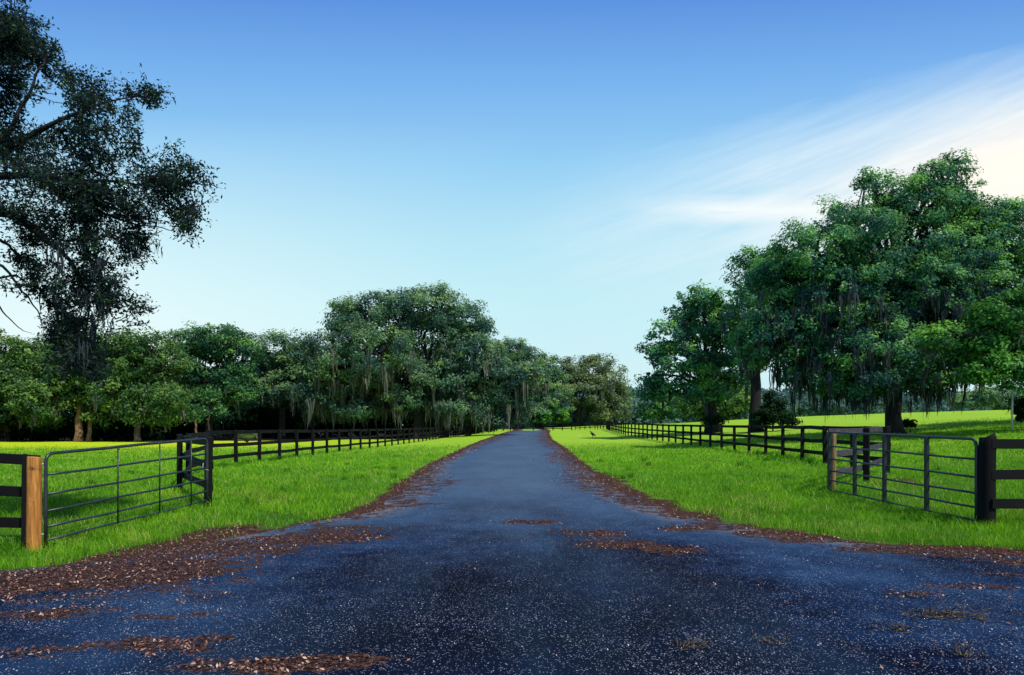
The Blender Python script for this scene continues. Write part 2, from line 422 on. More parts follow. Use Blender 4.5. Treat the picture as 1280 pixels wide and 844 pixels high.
g3 = mix(nt, mapr(nt, n_mid, .58, .78, 0, .55), g2, (.07, .22, .012))
sx = N(nt, 'ShaderNodeSeparateXYZ'); nt.links.new(pos, sx.inputs[0])
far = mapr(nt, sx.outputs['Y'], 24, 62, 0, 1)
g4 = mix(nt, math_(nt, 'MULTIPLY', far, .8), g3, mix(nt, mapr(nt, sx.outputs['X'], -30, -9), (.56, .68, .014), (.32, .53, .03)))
g4 = mix(nt, mapr(nt, sx.outputs['Y'], 26, 12, 0, .65), g4, (.018, .06, .008))  # shade in the gaps under near blades, put into the turf colour
at_ = N(nt, 'ShaderNodeAttribute', attribute_name='soil_shade')
sv = math_(nt, 'ADD', at_.outputs['Fac'], mapr(nt, n_mid, .3, .7, -.35, .35))
s1 = ramp(nt, [(.3, (.018, .009, .007)), (.5, (.06, .026, .016)), (.7, (.15, .075, .05))]); nt.links.new(n_fine, s1.inputs[0])
g5 = mix(nt, mapr(nt, sv, .42, .62), g4, s1.outputs[0])
g5 = mix(nt, mapr(nt, at_.outputs['Fac'], 1.35, 1.5), g5, (.012, .012, .008))  # near-black shade under the tree line, put into the ground colour
p = N(nt, 'ShaderNodeBsdfPrincipled', i_Roughness=.95); p.inputs['Specular IOR Level'].default_value = .1
nt.links.new(g5, p.inputs['Base Color'])
b = N(nt, 'ShaderNodeBump', i_Strength=.9, i_Distance=.06); nt.links.new(n_fine, b.inputs['Height']); nt.links.new(b.outputs[0], p.inputs['Normal'])
nt.links.new(p.outputs[0], out.inputs[0])
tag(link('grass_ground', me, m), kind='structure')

# ------------------------------------------------------------------ road
ys = np.concatenate([np.arange(-40, 2, 1.), np.arange(2, 40, .2), np.arange(40, 149, 1.)])
nc = 61; tt = np.linspace(0, 1, nc)
Yr = np.repeat(ys[:, None], nc, 1)
wob = lambda y, s: .5 * (fbm(y * .8 + s, y * 0 + s) - .5) + .10 * (vnoise(y * 3.1 + s, y * 0 + s) - .5)
L_ = (xl(ys) + .12 + wob(ys, 3.3))[:, None]; R_ = (xr(ys) - .12 + wob(ys, 51.7))[:, None]
Xr = L_ + (R_ - L_) * tt[None, :]
Zr = gz(Xr, Yr) + .012 + .03 * np.clip(1 - ((Xr - (L_ + R_) / 2) / 2.6) ** 2, 0, 1) * sm(8, 14, Yr)
ii = np.arange(Xr.size).reshape(Xr.shape)
quads = np.stack([ii[:-1, :-1], ii[:-1, 1:], ii[1:, 1:], ii[1:, :-1]], -1).reshape(-1, 4)
me = mesh_np('road', np.stack([Xr, Yr, Zr], -1).reshape(-1, 3), quads=quads, attrs={'litter': np.clip(litter(Xr, Yr), 0, 1.5).ravel(), 'edge': np.clip(edge_d(Xr, Yr), 0, 9).ravel()}, smooth=True)
m, nt, out = material('worn_asphalt')
geo = N(nt, 'ShaderNodeNewGeometry'); pos = geo.outputs['Position']
n_big = noise(nt, pos, .45, 4, .6); n_mid = noise(nt, pos, 2.6, 5, .65); n_fine = noise(nt, pos, 70, 3, .7)
sx = N(nt, 'ShaderNodeSeparateXYZ'); nt.links.new(pos, sx.inputs[0])
# a darker stretch in the middle of the gateway
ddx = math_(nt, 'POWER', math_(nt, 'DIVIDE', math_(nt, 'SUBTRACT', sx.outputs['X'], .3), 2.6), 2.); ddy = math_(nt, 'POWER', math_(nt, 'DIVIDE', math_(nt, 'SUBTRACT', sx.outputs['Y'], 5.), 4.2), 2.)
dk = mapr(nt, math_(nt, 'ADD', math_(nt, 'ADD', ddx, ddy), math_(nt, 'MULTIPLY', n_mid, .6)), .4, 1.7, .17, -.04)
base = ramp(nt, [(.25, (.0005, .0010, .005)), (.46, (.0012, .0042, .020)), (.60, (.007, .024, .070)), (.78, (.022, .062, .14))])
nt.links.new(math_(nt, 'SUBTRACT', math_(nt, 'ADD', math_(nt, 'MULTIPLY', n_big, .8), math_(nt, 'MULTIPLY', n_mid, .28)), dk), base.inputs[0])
# worn paler patches, long in the driving direction
vs = vscale(nt, pos, (1, .3, 1)); n_w = noise(nt, vs, .55, 4, .6)
e_ = N(nt, 'ShaderNodeAttribute', attribute_name='edge')
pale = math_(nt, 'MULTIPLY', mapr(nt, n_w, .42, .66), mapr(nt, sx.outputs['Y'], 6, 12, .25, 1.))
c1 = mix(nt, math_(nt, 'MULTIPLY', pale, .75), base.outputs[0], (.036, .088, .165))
c1 = mix(nt, mapr(nt, sx.outputs['Y'], 8.5, 17, 0, .66), c1, (.075, .125, .19))  # mid-distance sheen painted into the asphalt colour
c1 = mix(nt, math_(nt, 'MULTIPLY', mapr(nt, e_.outputs['Fac'], 2.2, .5), mapr(nt, n_mid, .3, .6, .15, .75)), c1, (.028, .078, .155))
vo = N(nt, 'ShaderNodeTexVoronoi'); vo.inputs['Scale'].default_value = 88; nt.links.new(pos, vo.inputs['Vector'])
sc = N(nt, 'ShaderNodeSeparateColor'); nt.links.new(vo.outputs['Color'], sc.inputs[0])
spk = math_(nt, 'MULTIPLY', math_(nt, 'GREATER_THAN', sc.outputs[0], .82), math_(nt, 'LESS_THAN', vo.outputs['Distance'], .42))
c2 = mix(nt, math_(nt, 'MULTIPLY', math_(nt, 'MULTIPLY', spk, mapr(nt, n_mid, .35, .65, .3, 1.)), mapr(nt, sc.outputs[1], 0, 1, .25, 1.)), c1, (.44, .46, .54))
c2 = mix(nt, mapr(nt, n_fine, .5, .8, 0, .2), c2, (.04, .06, .13))
# cracked grey edge where the surface has broken away
gr = math_(nt, 'MULTIPLY', mapr(nt, e_.outputs['Fac'], 1.0, .3), mapr(nt, n_big, .42, .55))
c2 = mix(nt, math_(nt, 'MULTIPLY', gr, .8), c2, (.17, .175, .20))
li = N(nt, 'ShaderNodeAttribute', attribute_name='litter')
sv = math_(nt, 'ADD', li.outputs['Fac'], math_(nt, 'ADD', mapr(nt, n_mid, .3, .7, -.55, .35), mapr(nt, noise(nt, pos, 6.5, 4, .7), .35, .65, -.3, .25)))
s1 = ramp(nt, [(.36, (.006, .004, .004)), (.5, (.040, .020, .016)), (.64, (.18, .095, .07))]); n_l = noise(nt, pos, 26, 5, .75); nt.links.new(n_l, s1.inputs[0])
lm = mapr(nt, sv, .60, .74)
c3 = mix(nt, math_(nt, 'MULTIPLY', lm, .92), c2, s1.outputs[0])
p = N(nt, 'ShaderNodeBsdfPrincipled'); nt.links.new(c3, p.inputs['Base Color'])
nt.links.new(math_(nt, 'ADD', mapr(nt, n_w, .3, .7, .75, .55), math_(nt, 'MULTIPLY', lm, .35)), p.inputs['Roughness'])
p.inputs['Specular IOR Level'].default_value = .03
b = N(nt, 'ShaderNodeBump', i_Strength=.8, i_Distance=.012)
nt.links.new(math_(nt, 'ADD', n_fine, math_(nt, 'MULTIPLY', lm, math_(nt, 'MULTIPLY', n_l, 2.))), b.inputs['Height']); nt.links.new(b.outputs[0], p.inputs['Normal'])
nt.links.new(p.outputs[0], out.inputs[0])
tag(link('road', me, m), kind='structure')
def road_z(x, y):
    l = xl(y) + .12; r = xr(y) - .12
    return np.where(edge_d(x, y) > .1, gz(x, y) + .013 + .03 * np.clip(1 - ((x - (l + r) / 2) / 2.6) ** 2, 0, 1) * sm(8, 14, y), gz(x, y) + .012)

# ------------------------------------------------------------------ leaf litter and grit (uncountable)
def flakes(name, x, y, size, tint, mat, aspect=.45, lift=.3):
    n = len(x); P = np.stack([x, y, road_z(x, y) + size * lift * R.random(n) + .002], 1)
    nr = R.normal(size=(n, 3)) * .45; nr[:, 2] = 1
    me = leaves_mesh(name, P, nr, size, tint, aspect)
    return link(name, me, mat)
n = 400000
y = 3.6 * (46 / 3.6) ** (R.random(n)); x = R.uniform(-1, 1, n) * (y * .78 + 1)
pr = litter(x, y) + (fbm(x * 2.2, y * 2.2) - .5) * 1.2 + (fbm(x * 5.2, y * 5.2) - .5) * 1.0
k = R.random(n) < sm(.5, 1.15, pr) * .55 + .0015
x, y = x[k], y[k]
m, nt, out = material('dry_leaves')
a = N(nt, 'ShaderNodeAttribute', attribute_name='tint')
cr = ramp(nt, [(0, (.006, .004, .004)), (.3, (.06, .020, .012)), (.6, (.24, .095, .05)), (1, (.66, .50, .38))]); nt.links.new(a.outputs['Fac'], cr.inputs[0])
p = N(nt, 'ShaderNodeBsdfPrincipled', i_Roughness=.75); nt.links.new(cr.outputs[0], p.inputs['Base Color']); nt.links.new(p.outputs[0], out.inputs[0])
o = flakes('leaf_litter', x, y, R.uniform(.010, .036, len(x)) * np.maximum(.75, 1.15 - .0 * y) * np.maximum(1, y / 14), np.clip(R.beta(1.15, 1.7, len(x)), 0, 1), m)
tag(o, 'brown fallen leaves and chips scattered along the road edges', 'leaf litter', kind='stuff')
n = 80000
y = 3.6 * (20 / 3.6) ** (R.random(n) ** 1.1); x = R.uniform(-1, 1, n) * (y * .78 + .5)
k = (edge_d(x, y) > .1) & (R.random(n) < .2 + .75 * sm(.40, .66, fbm(x * .9, y * .9)))
x, y = x[k], y[k]
m, nt, out = material('pale_grit')
a = N(nt, 'ShaderNodeAttribute', attribute_name='tint')
cr = ramp(nt, [(0, (.05, .055, .08)), (.6, (.18, .19, .24)), (1, (.5, .5, .52))]); nt.links.new(a.outputs['Fac'], cr.inputs[0])
p = N(nt, 'ShaderNodeBsdfPrincipled', i_Roughness=.6); nt.links.new(cr.outputs[0], p.inputs['Base Color']); nt.links.new(p.outputs[0], out.inputs[0])
o = flakes('road_grit', x, y, R.uniform(.005, .014, len(x)) * (1 + .6 * (R.random(len(x)) > .93)), R.random(len(x)) ** 1.3, m, .6, .3)
tag(o, 'pale grit and leaf specks strewn over the dark asphalt', 'grit', kind='stuff')

# twig clumps lying on the asphalt
mtw, nt, out = material('dry_twig')
a = N(nt, 'ShaderNodeObjectInfo'); tc = N(nt, 'ShaderNodeTexCoord')
cr = ramp(nt, [(.35, (.014, .011, .008)), (.55, (.07, .05, .035)), (.75, (.32, .26, .19))]); nt.links.new(noise(nt, tc.outputs['Object'], 40, 3), cr.inputs[0])
p = N(nt, 'ShaderNodeBsdfPrincipled', i_Roughness=.85); nt.links.new(cr.outputs[0], p.inputs['Base Color']); nt.links.new(p.outputs[0], out.inputs[0])
for u, v, sz, lab in [(968, 804, .11, 'small clump of brown twigs and moss alone on the bare asphalt'), (1195, 774, .17, 'widest dark clump of twigs on the asphalt below the right gate post'),
                 (860, 811, .10, 'thin flat scatter of twigs on the asphalt beside the darkest patch'), (1118, 790, .13, 'long straggly twig clump on the asphalt, short of the widest clump'),
                 (1202, 822, .10, 'upright forked twig clump nearest the lower right corner'), (1140, 748, .10, 'faint sparse twig clump on the asphalt nearest the right verge')]:
    D = EYE * F / (v - HZ); x0 = (u - 640) / F * D; z0 = float(road_z(np.array(x0), np.array(D)))
    tb = TB(); big_ = sz > .15; nn = 70 if big_ else int(R.integers(14, 34)); sz = sz * (1.25 if big_ else R.uniform(.8, 1.15))
    for i in range(nn):
        a0 = R.normal(size=2) * sz * np.array([.7, .35]); th = R.normal() * .7 + (PI if R.random() < .5 else 0); l = sz * R.uniform(.3, .9)
        pts = [(a0[0], a0[1], .004 + R.random() ** 2 * (.05 if big_ else .025))]
        for s in range(3):
            th += R.normal() * .4; q = pts[-1]; pts.append((q[0] + math.cos(th) * l / 3, q[1] + math.sin(th) * l / 3, max(.004, q[2] + R.normal() * .02)))
        tb.tube(pts, np.linspace(.0045, .002, 4), 4)
    if u == 1202: tb.tube([(0, 0, 0), (.01, 0, .05), (-.02, .01, .10)], [.005, .004, .003], 4); tb.tube([(.01, 0, .05), (.04, .01, .09)], [.004, .003], 4)
    o = link('twig_clump', tb.mesh('twig_clump'), mtw); o.location = (x0, D, z0)
    tag(o, lab, 'twigs', 'twig clumps on the asphalt')

# ------------------------------------------------------------------ grass blades
def blades(name, n, ylo, yhi, pw, xmaxk, mult=1.):
    y = ylo * (yhi / ylo) ** (R.random(n) ** pw); x = R.uniform(-1, 1, n) * (y * xmaxk + 1.2)
    e = edge_d(x, y); l = litter(x, y) + (fbm(x * 1.7, y * 1.7) - .5) * .7
    nz = fbm(x * 3 + 7, y * 3)
    k = (e < -.02 + (nz - .5) * 1.1) & (R.random(n) > sm(.42, .72, l) * .97)
    # clumpy
    k &= R.random(n) > sm(32, 58, y)
    k &= R.random(n) < .35 + .65 * sm(.3, .55, fbm(x * 1.1 + 3, y * 1.1))
    x, y = x[k], y[k]; n = len(x); e = e[k]; nz = nz[k]
    g = fbm(x * .5 + 40, y * .5 + 11); g2 = fbm(x * 2.3 + 4, y * 2.3 + 81)
    h = (.038 + .085 * R.random(n) ** 1.6) * (.35 + .55 * g + 1.0 * g2) * np.where(R.random(n) < .02, 1.7, 1.) * np.maximum(1, (y / 26) ** .5) * mult
    w = .0055 * np.maximum(1, y / 8.5) * R.uniform(.7, 1.4, n)
    th = R.uniform(0, 2 * PI, n); dx = np.stack([np.cos(th), np.sin(th), np.zeros(n)], 1)
    lean = R.normal(size=(n, 3)) * .45; lean[:, 2] = 0
    P = np.stack([x, y, gz(x, y) + 0.05 * (fbm(x * .35, y * .35) - .5) * (edge_d(x, y) < -.3) - .01], 1)
    up = np.array([0, 0, 1.])
    mid = P + (up * .6 + lean * .3) * h[:, None]; tip = P + (up * 1.0 + lean * 1.0) * h[:, None]
    V = np.stack([P - dx * w[:, None] * .5, P + dx * w[:, None] * .5, mid + dx * w[:, None] * .4, mid - dx * w[:, None] * .4, tip], 1).reshape(-1, 3)
    b = (np.arange(n) * 5)[:, None]
    t = np.clip(-.08 + .75 * g2 + .45 * g + R.normal(size=n) * .2, 0, .9); t = np.where(R.random(n) < .015 + .30 * sm(.50, .70, fbm(x * .8 + 60, y * .8 + 2)) + .35 * np.exp(-np.abs(e) / .35) * sm(.4, .6, nz), R.uniform(.92, 1, n), t)
    return V, b + np.array([0, 1, 2, 3]), b + np.array([3, 2, 4]), np.repeat(t, 5)
def tufts(n):
    x = R.uniform(-15, 17, n); y = R.uniform(8, 30, n)
    fx = np.concatenate([R.uniform(-12, -6.8, 30), R.uniform(7.1, 14, 30), R.normal(-6.1, .25, 22), R.normal(6.95, .15, 26), R.uniform(-11.2, -10.8, 30), R.uniform(11.6, 12.4, 40)])
    fy = np.concatenate([R.normal(9.55, .1, 30), R.normal(10.32, .1, 30), R.uniform(9.8, 13, 22), R.uniform(10.4, 14.8, 26), R.uniform(25, 35, 30), R.uniform(21, 34, 40)])
    x = np.concatenate([x, fx]); y = np.concatenate([y, fy])
    k = (edge_d(x, y) < -.3) & (np.abs(x) < y * .8 + 1); x, y = x[k], y[k]
    m = 46; X = np.repeat(x, m) + R.normal(size=len(x) * m) * .07; Y = np.repeat(y, m) + R.normal(size=len(x) * m) * .07
    N_ = len(X); hh = np.repeat(R.uniform(.10, .24, len(x)), m) * R.uniform(.5, 1.1, N_); w = .006 * np.maximum(1, Y / 9)
    th = R.uniform(0, 2 * PI, N_); d = np.stack([np.cos(th), np.sin(th), 0 * th], 1); ln = R.normal(size=(N_, 3)) * .4; ln[:, 2] = 0
    P = np.stack([X, Y, gz(X, Y) - .01], 1); up = np.array([0, 0, 1.])
    mid = P + (up * .6 + ln * .3) * hh[:, None]; tip = P + (up + ln) * hh[:, None]
    V = np.stack([P - d * w[:, None] * .5, P + d * w[:, None] * .5, mid + d * w[:, None] * .4, mid - d * w[:, None] * .4, tip], 1).reshape(-1, 3)
    b = (np.arange(N_) * 5)[:, None]; t = np.repeat(np.clip(np.repeat(R.normal(.3, .2, len(x)), m) + R.normal(size=N_) * .12, 0, .88), 5)
    return V, b + np.array([0, 1, 2, 3]), b + np.array([3, 2, 4]), t
V, q, t, ti = blades('grass', 560000, 6.9, 60, 1.15, .80)
def grass_mat():
    m = leaf_mat('grass_blade', (.022, .105, .006), (.105, .33, .010), (.31, .55, .020), .4, .01)
    cr = [n for n in m.node_tree.nodes if n.bl_idname == 'ShaderNodeValToRGB'][0].color_ramp
    e = cr.elements.new(.90); e.color = (.28, .55, .016, 1); cr.elements[-1].color = (.50, .40, .14, 1); return m
M['grass'] = grass_mat()
V2, q2, t2, ti2 = tufts(170); q = np.concatenate([q, q2 + len(V)]); t = np.concatenate([t, t2 + len(V)]); V = np.concatenate([V, V2]); ti = np.concatenate([ti, ti2])
o = link('grass', mesh_np('grass', V, q, t, {'tint': ti}), M['grass'])
tag(o, 'short bright green grass blades on both verges and in the pastures', 'grass', kind='stuff')

# ------------------------------------------------------------------ fences
def rot_to(d):
    return Vector(d).to_track_quat('X', 'Z')
def board(parent, O, a, b, h=.145, t=.035, mat='black', nm='rail'):
    a = Vector(a); b = Vector(b); d = b - a
    me = box_mesh(nm, d.length + .02, t, h, .005, .011, 5)
    o = link(nm, me, M[mat], parent); o.location = (a + b) / 2 - O
    o.rotation_mode = 'QUATERNION'
    x = d.normalized(); yv = Vector((0, 0, 1)).cross(x).normalized(); z = x.cross(yv)
    o.rotation_quaternion = Matrix((x, yv, z)).transposed().to_quaternion()
    return o
post_meshes = {}
def post(parent, O, x, y, z, h, w=.125, mat='black', roundp=False, label=None, face=0):
    key = (round(h, 2), w, roundp, mat)
    if key not in post_meshes:
        if roundp:
            tb = TB(); zz = [-.3, 0, h * .3, h * .6, h * .9, h - .012, h]
            tb.tube([(R.normal() * .004, R.normal() * .004, q) for q in zz], [w * .52, w * .51, w * .5, w * .49, w * .485, w * .48, w * .455], 16)
            me = tb.mesh('post')
        else:
            me = box_mesh('post', w, w, h + .3, .008)
            me.transform(Matrix.Translation((0, 0, (h - .3) / 2)))
            for v in me.vertices:
                if v.co.z > h - .02: v.co.z += v.co.x * .12
        post_meshes[key] = me
    o = link('post', post_meshes[key], M[mat], parent)
    o.location = Vector((x, y, z)) - O
    o.rotation_euler = (R.normal() * .008, R.normal() * .008, face + R.normal() * .03)
    if label: o['label'] = label
    return o
def fence(name, label, pts, h=1.40, step=2.44, offs=(1.325, .83, .385), bay=1, side=1, mat='black', postw=.125, exact=False, skip=(), group='black board fences', rails=True, railmats=None, ends=None):
    """pts: polyline of ground points; posts every step metres"""
    P = [Vector((p[0], p[1])) for p in pts]
    if exact: Q = P
    else:
        Q = [P[0]]; acc = 0; 
        seglen = [(P[i + 1] - P[i]).length for i in range(len(P) - 1)]; tot = sum(seglen); nb = max(1, round(tot / step)); st = tot / nb
        for k in range(1, nb + 1):
            d = k * st; i = 0
            while i < len(seglen) - 1 and d > seglen[i] + 1e-6: d -= seglen[i]; i += 1
            Q.append(P[i].lerp(P[i + 1], min(1, d / seglen[i])))
    O = Vector((Q[0].x, Q[0].y, gzf(Q[0].x, Q[0].y)))
    root = empty(name, O, label, 'fence', group)
    zz = [gzf(q.x, q.y) for q in Q]
    for i, q in enumerate(Q):
        if i in skip: continue
        d = (Q[min(i + 1, len(Q) - 1)] - Q[max(i - 1, 0)]); kw = dict(w=postw)
        if ends and i in ends: kw.update(ends[i])
        hh = kw.pop('h', h)
        post(root, O, q.x, q.y, zz[i], hh + R.normal() * .006, face=math.atan2(d.y, d.x), **kw)
    i = 0
    while i < len(Q) - 1:
        j = min(i + bay, len(Q) - 1)
        d = (Q[j] - Q[i]).normalized(); nrm = Vector((-d.y, d.x)) * side * (postw / 2 + .018 if True else 0)
        a = Q[i] + nrm; b = Q[j] + nrm
        for kz, oz in enumerate(offs):
            e = R.normal() * .006
            mt = railmats[kz] if railmats else mat
            board(root, O, (a.x, a.y, zz[i] + oz + e), (b.x, b.y, zz[j] + oz + e + R.normal() * .006), mat=mt)
        i = j
    return root

# long fence along the left of the drive
fence('board_fence', 'long black three rail fence along the drive, beyond the thin tube gate with three uprights',
      [(-11.1, 24.9), (-10.9, 35), (-10.2, 50), (-9.3, 70), (-8.6, 93), (-7.6, 112)], side=1, bay=2, mat='black')
fence('board_fence', 'far black rail fence closing off the end of the drive under the trees',
      [(-7.55, 113.5), (-6.6, 128), (-4.0, 138), (0, 144.5), (4, 145), (8, 141.5), (12, 137)], side=1, bay=1, step=2.6, mat='black', postw=.16)
fence('board_fence', 'long black three rail fence along the foot of the rising pasture, nearest the mossy oaks',
      [(11.27, 20.5), (12.1, 32), (12.5, 55), (13.0, 78), (14.8, 103), (16.2, 117), (15.4, 127), (12.6, 136)], side=-1, bay=2, mat='black')
# wing fences from the gates to the long fences
fence('board_fence', 'short dark angled fence wing running back from the far end of the thin tube gate',
      [(-5.86, 13.15), (-8.04, 16.5), (-9.73, 20.5), (-11.0, 24.6)], exact=True, side=-1, mat='black', postw=.13, h=1.33, offs=(1.25, .80, .36), skip=(3,))
fence('board_fence', 'short weathered grey fence wing with a bare yellowish post behind the flat bar gate',
      [(6.98, 14.85), (9.09, 17.5), (11.15, 20.4)], exact=True, side=1, mat='grey', postw=.14, h=1.40, skip=(2,),
      ends={0: dict(mat='tan2', roundp=True, w=.115, h=1.30, label='narrow yellowish round end post with dark streaks')})
# stub fences at the picture sides
g_left = fence('board_fence', 'short black rail fence ending at the bare tan round post',
      [(-6.74, 9.62), (-9.4, 9.5), (-11.85, 9.4), (-14.3, 9.3)], exact=True, side=-1, mat='black', h=1.34, postw=.2, offs=(1.255, .80, .36),
      ends={0: dict(mat='tan', roundp=True, w=.19, h=1.32, label='bare tan round gate post, orange in the light'), 1: dict(w=.13), 2: dict(w=.13), 3: dict(w=.13)})
g_right = fence('board_fence', 'short black rail fence starting at the thick black post beside the flat bar gate',
      [(7.16, 10.3), (9.6, 10.3), (12.05, 10.35), (14.5, 10.4)], exact=True, side=-1, mat='black', h=1.36, postw=.2, offs=(1.28, .81, .37),
      ends={0: dict(mat='black', roundp=True, w=.235, h=1.37, label='thick round black gate post'), 1: dict(w=.13), 2: dict(w=.13), 3: dict(w=.13)})

# dark strip added to stand in for the tan post's shaded left side
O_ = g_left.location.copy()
me = box_mesh('shade_strip', .06, .05, 1.36, .006); o = link('shade_strip', me, M['black'], g_left); o.location = (-.098, -.055, .68); o.rotation_euler = (.004, .006, .5)
# ------------------------------------------------------------------ gates
def gate(name, label, a, b, zb_a, zt_a, zb_b, zt_b, fr, uprights, flat, round_a, round_b, upright_w, bottom_ext):
    A = np.array([a[0], a[1]]); B = np.array([b[0], b[1]])
    O = Vector((a[0], a[1], gzf(*a)))
    root = empty(name, O, label, 'gate', 'open metal farm gates')
    def pt(s, f):   # s along, f fraction up from top (0) to bottom (1)
        xy = A * (1 - s) + B * s; zt = zt_a * (1 - s) + zt_b * s; zb = zb_a * (1 - s) + zb_b * s
        return np.array([xy[0] - O.x, xy[1] - O.y, zt * (1 - f) + zb * f - O.z])
    rr = .022
    L = np.linalg.norm(B - A); c = .11
    pts = []
    if round_a:
        pts += [pt(0, 1 + bottom_ext), pt(0, .6), pt(0, c / 1.15)]
        for k in range(1, 6):
            th = k / 6 * PI / 2; pts.append(pt((1 - math.cos(th)) * c / L, c / 1.15 * (1 - math.sin(th))))
        pts.append(pt(c / L, 0))
    else: pts += [pt(0, 0)]
    for s in (.3, .5, .7): pts.append(pt(s, .004 * math.sin(s * 9)))
    if round_b:
        pts.append(pt(1 - c / L, 0))
        for k in range(1, 6):
            th = k / 6 * PI / 2; pts.append(pt(1 - c / L + math.sin(th) * c / L, c / 1.15 * (1 - math.cos(th))))
        pts += [pt(1, c / 1.15), pt(1, .6), pt(1, 1 + bottom_ext)]
    else: pts += [pt(1, 0)]
    tb = TB(); tb.tube(pts, rr * 1.1, 10)
    root_frame = link('frame', tb.mesh('frame'), M['gate_tube'], root)
    for f in fr:
        tb = TB(); tb.tube([pt(s, f + .003 * math.sin(s * 11 + f * 20)) for s in np.linspace(.004, .996, 9)], rr * .8, 9)
        link('rail', tb.mesh('rail'), M['gate_tube'], root)
    dirv = (B - A) / L; nv = np.array([dirv[1], -dirv[0], 0])
    if nv[1] > 0: nv = -nv
    for s in uprights:
        t0 = pt(s, -.004); t1 = pt(s, 1.005)
        if flat:
            w = upright_w; me = box_mesh('upright', w, .05, (t0 - t1)[2], .003)
            o = link('upright', me, M['gate'], root); o.location = Vector((t0 + t1) / 2 + nv * (rr + .010)); o.rotation_euler = (0, 0, math.atan2(dirv[1], dirv[0]))
        else:
            tb = TB(); tb.tube([t0 + nv * .02, t1 + nv * .02], upright_w / 2, 8); link('upright', tb.mesh('upright'), M['gate'], root)
    return root_frame, pt
gl, ptl = gate('tube_gate', 'open dark green tube gate with rounded corners beside the bare tan round post', (-6.60, 9.66), (-5.80, 12.98), -.09, 1.135, .12, 1.30,
               (.246, .471, .664, .85, 1.0), (.37, .635, .865), False, True, True, .024, .06)
gr_, ptr = gate('bar_gate', 'open tube gate with broad flat black uprights beside the thick black post', (6.80, 14.62), (7.05, 10.36), .177, 1.41, .09, 1.33,
                (.245, .465, .664, .835, 1.0), (.012, .24, .47, .745), True, False, True, .075, 0.0)
# hinges and chain
for f in (.12, .93):
    tb = TB(); q = ptl(0, f); tb.tube([q, q + np.array([-.16, -.01, 0]), q + np.array([-.32, -.02, 0])], .011, 6)
    link('hinge', tb.mesh('hinge'), M['steel'], gl)
    tb = TB(); q = ptr(1, f); tb.tube([q, q + np.array([.06, -.02, 0]), q + np.array([.12, -.05, 0])], .011, 6)
    link('hinge', tb.mesh('hinge'), M['steel'], gr_)
tb = TB(); q = ptl(1, .50); tb.tube([q + np.array([-.08, .02, .12]), q + np.array([-.07, -.03, .03]), q + np.array([0, -.04, 0]), q + np.array([.03, 0, -.02])], .008, 6)
link('chain', tb.mesh('chain'), M['steel'], gl)

# ------------------------------------------------------------------ trees
# overhanging live oak close at the left
near_lobes = [(-30, 20, 60, 55), (15, 25, 42, 36), (48, 72, 42, 32), (5, 105, 42, 38), (112, 108, 42, 24), (180, 115, 34, 22), (150, 158, 46, 26), (95, 165, 36, 26),
    (212, 196, 34, 24), (252, 222, 26, 22), (215, 252, 42, 32), (158, 262, 46, 34), (100, 215, 50, 36), (40, 195, 46, 34), (25, 262, 42, 28), (100, 290, 48, 38), (168, 310, 28, 28),
    (92, 350, 40, 42), (150, 372, 34, 32), (108, 415, 40, 40), (185, 388, 18, 18), (95, 455, 34, 26), (240, 285, 22, 20), (-10, 170, 50, 60), (-70, 120, 70, 80), (-120, 240, 80, 90), (-60, 250, 50, 50), (-60, 40, 50, 60), (30, 325, 26, 20), (8, 360, 16, 12), (60, 235, 60, 40), (120, 240, 60, 36), (60, 180, 46, 26), (130, 190, 50, 26), (60, 290, 50, 34), (130, 310, 46, 34), (190, 225, 40, 28), (75, 130, 40, 30), (70, 380, 40, 36), (130, 345, 40, 34), (20, 60, 50, 40), (80, 420, 40, 36), (120, 465, 30, 24), (45, 345, 36, 26)]
D = 10.6; bx0 = -190
root = empty('live_oak', ((bx0 - 640) / F * D, D + .6, gzf((bx0 - 640) / F * D, D + .6)), 'near oak whose dark leafy branches overhang the upper left, trunk out of sight', 'tree', 'live oaks')
O = np.array(root.location)
def npx(u, v, dd=0): return np.array(at(u, v, D + dd)) - O
tb = TB()
tb.tube([(0, 0, -.2), (.05, 0, .3), (.1, 0, 1.2), (.05, .05, 2.2), (.15, 0, 3.2)], [.75, .55, .48, .46, .42], 14)
limbs = [([(.15, 0, 3.0), npx(-90, 300, .4), npx(-20, 200, .2), npx(62, 156), npx(130, 128), npx(185, 116)], [.30, .2, .12, .06, .03, .012]),
         ([(.15, 0, 3.1), npx(-80, 230, -.2), npx(0, 222), npx(90, 226), npx(170, 232), npx(255, 226)], [.28, .18, .10, .055, .03, .01]),
         ([(.12, 0, 2.8), npx(-60, 260, .1), npx(20, 275), npx(80, 320), npx(110, 380, .1), npx(105, 450)], [.26, .16, .09, .06, .04, .012]),
         ([(.1, 0, 3.2), npx(-110, 120, .6), npx(-50, 60), npx(10, 30)], [.3, .2, .1, .02]),
         ([npx(-20, 205), npx(20, 150, -.3), npx(50, 80, -.3), npx(70, 50, -.3)], [.08, .05, .03, .01]),
         ([npx(40, 220), npx(110, 260, .3), npx(165, 280, .3), npx(230, 290, .3)], [.06, .045, .03, .01]),
         ([npx(-60, 300, -.2), npx(0, 330, -.2), npx(45, 385, -.2), npx(58, 425, -.2)], [.06, .035, .02, .008]),
         ([npx(-60, 340, .5), npx(-10, 370, .5), npx(25, 405, .5), npx(40, 418, .5)], [.04, .025, .015, .006]),
         ([npx(-40, 350, .2), npx(20, 345, .2), npx(55, 372, .2), npx(70, 400, .2)], [.04, .022, .014, .006]),
         ([npx(0, 300, .2), npx(40, 330, .2), npx(70, 340, .2)], [.035, .02, .01])]
LP = []
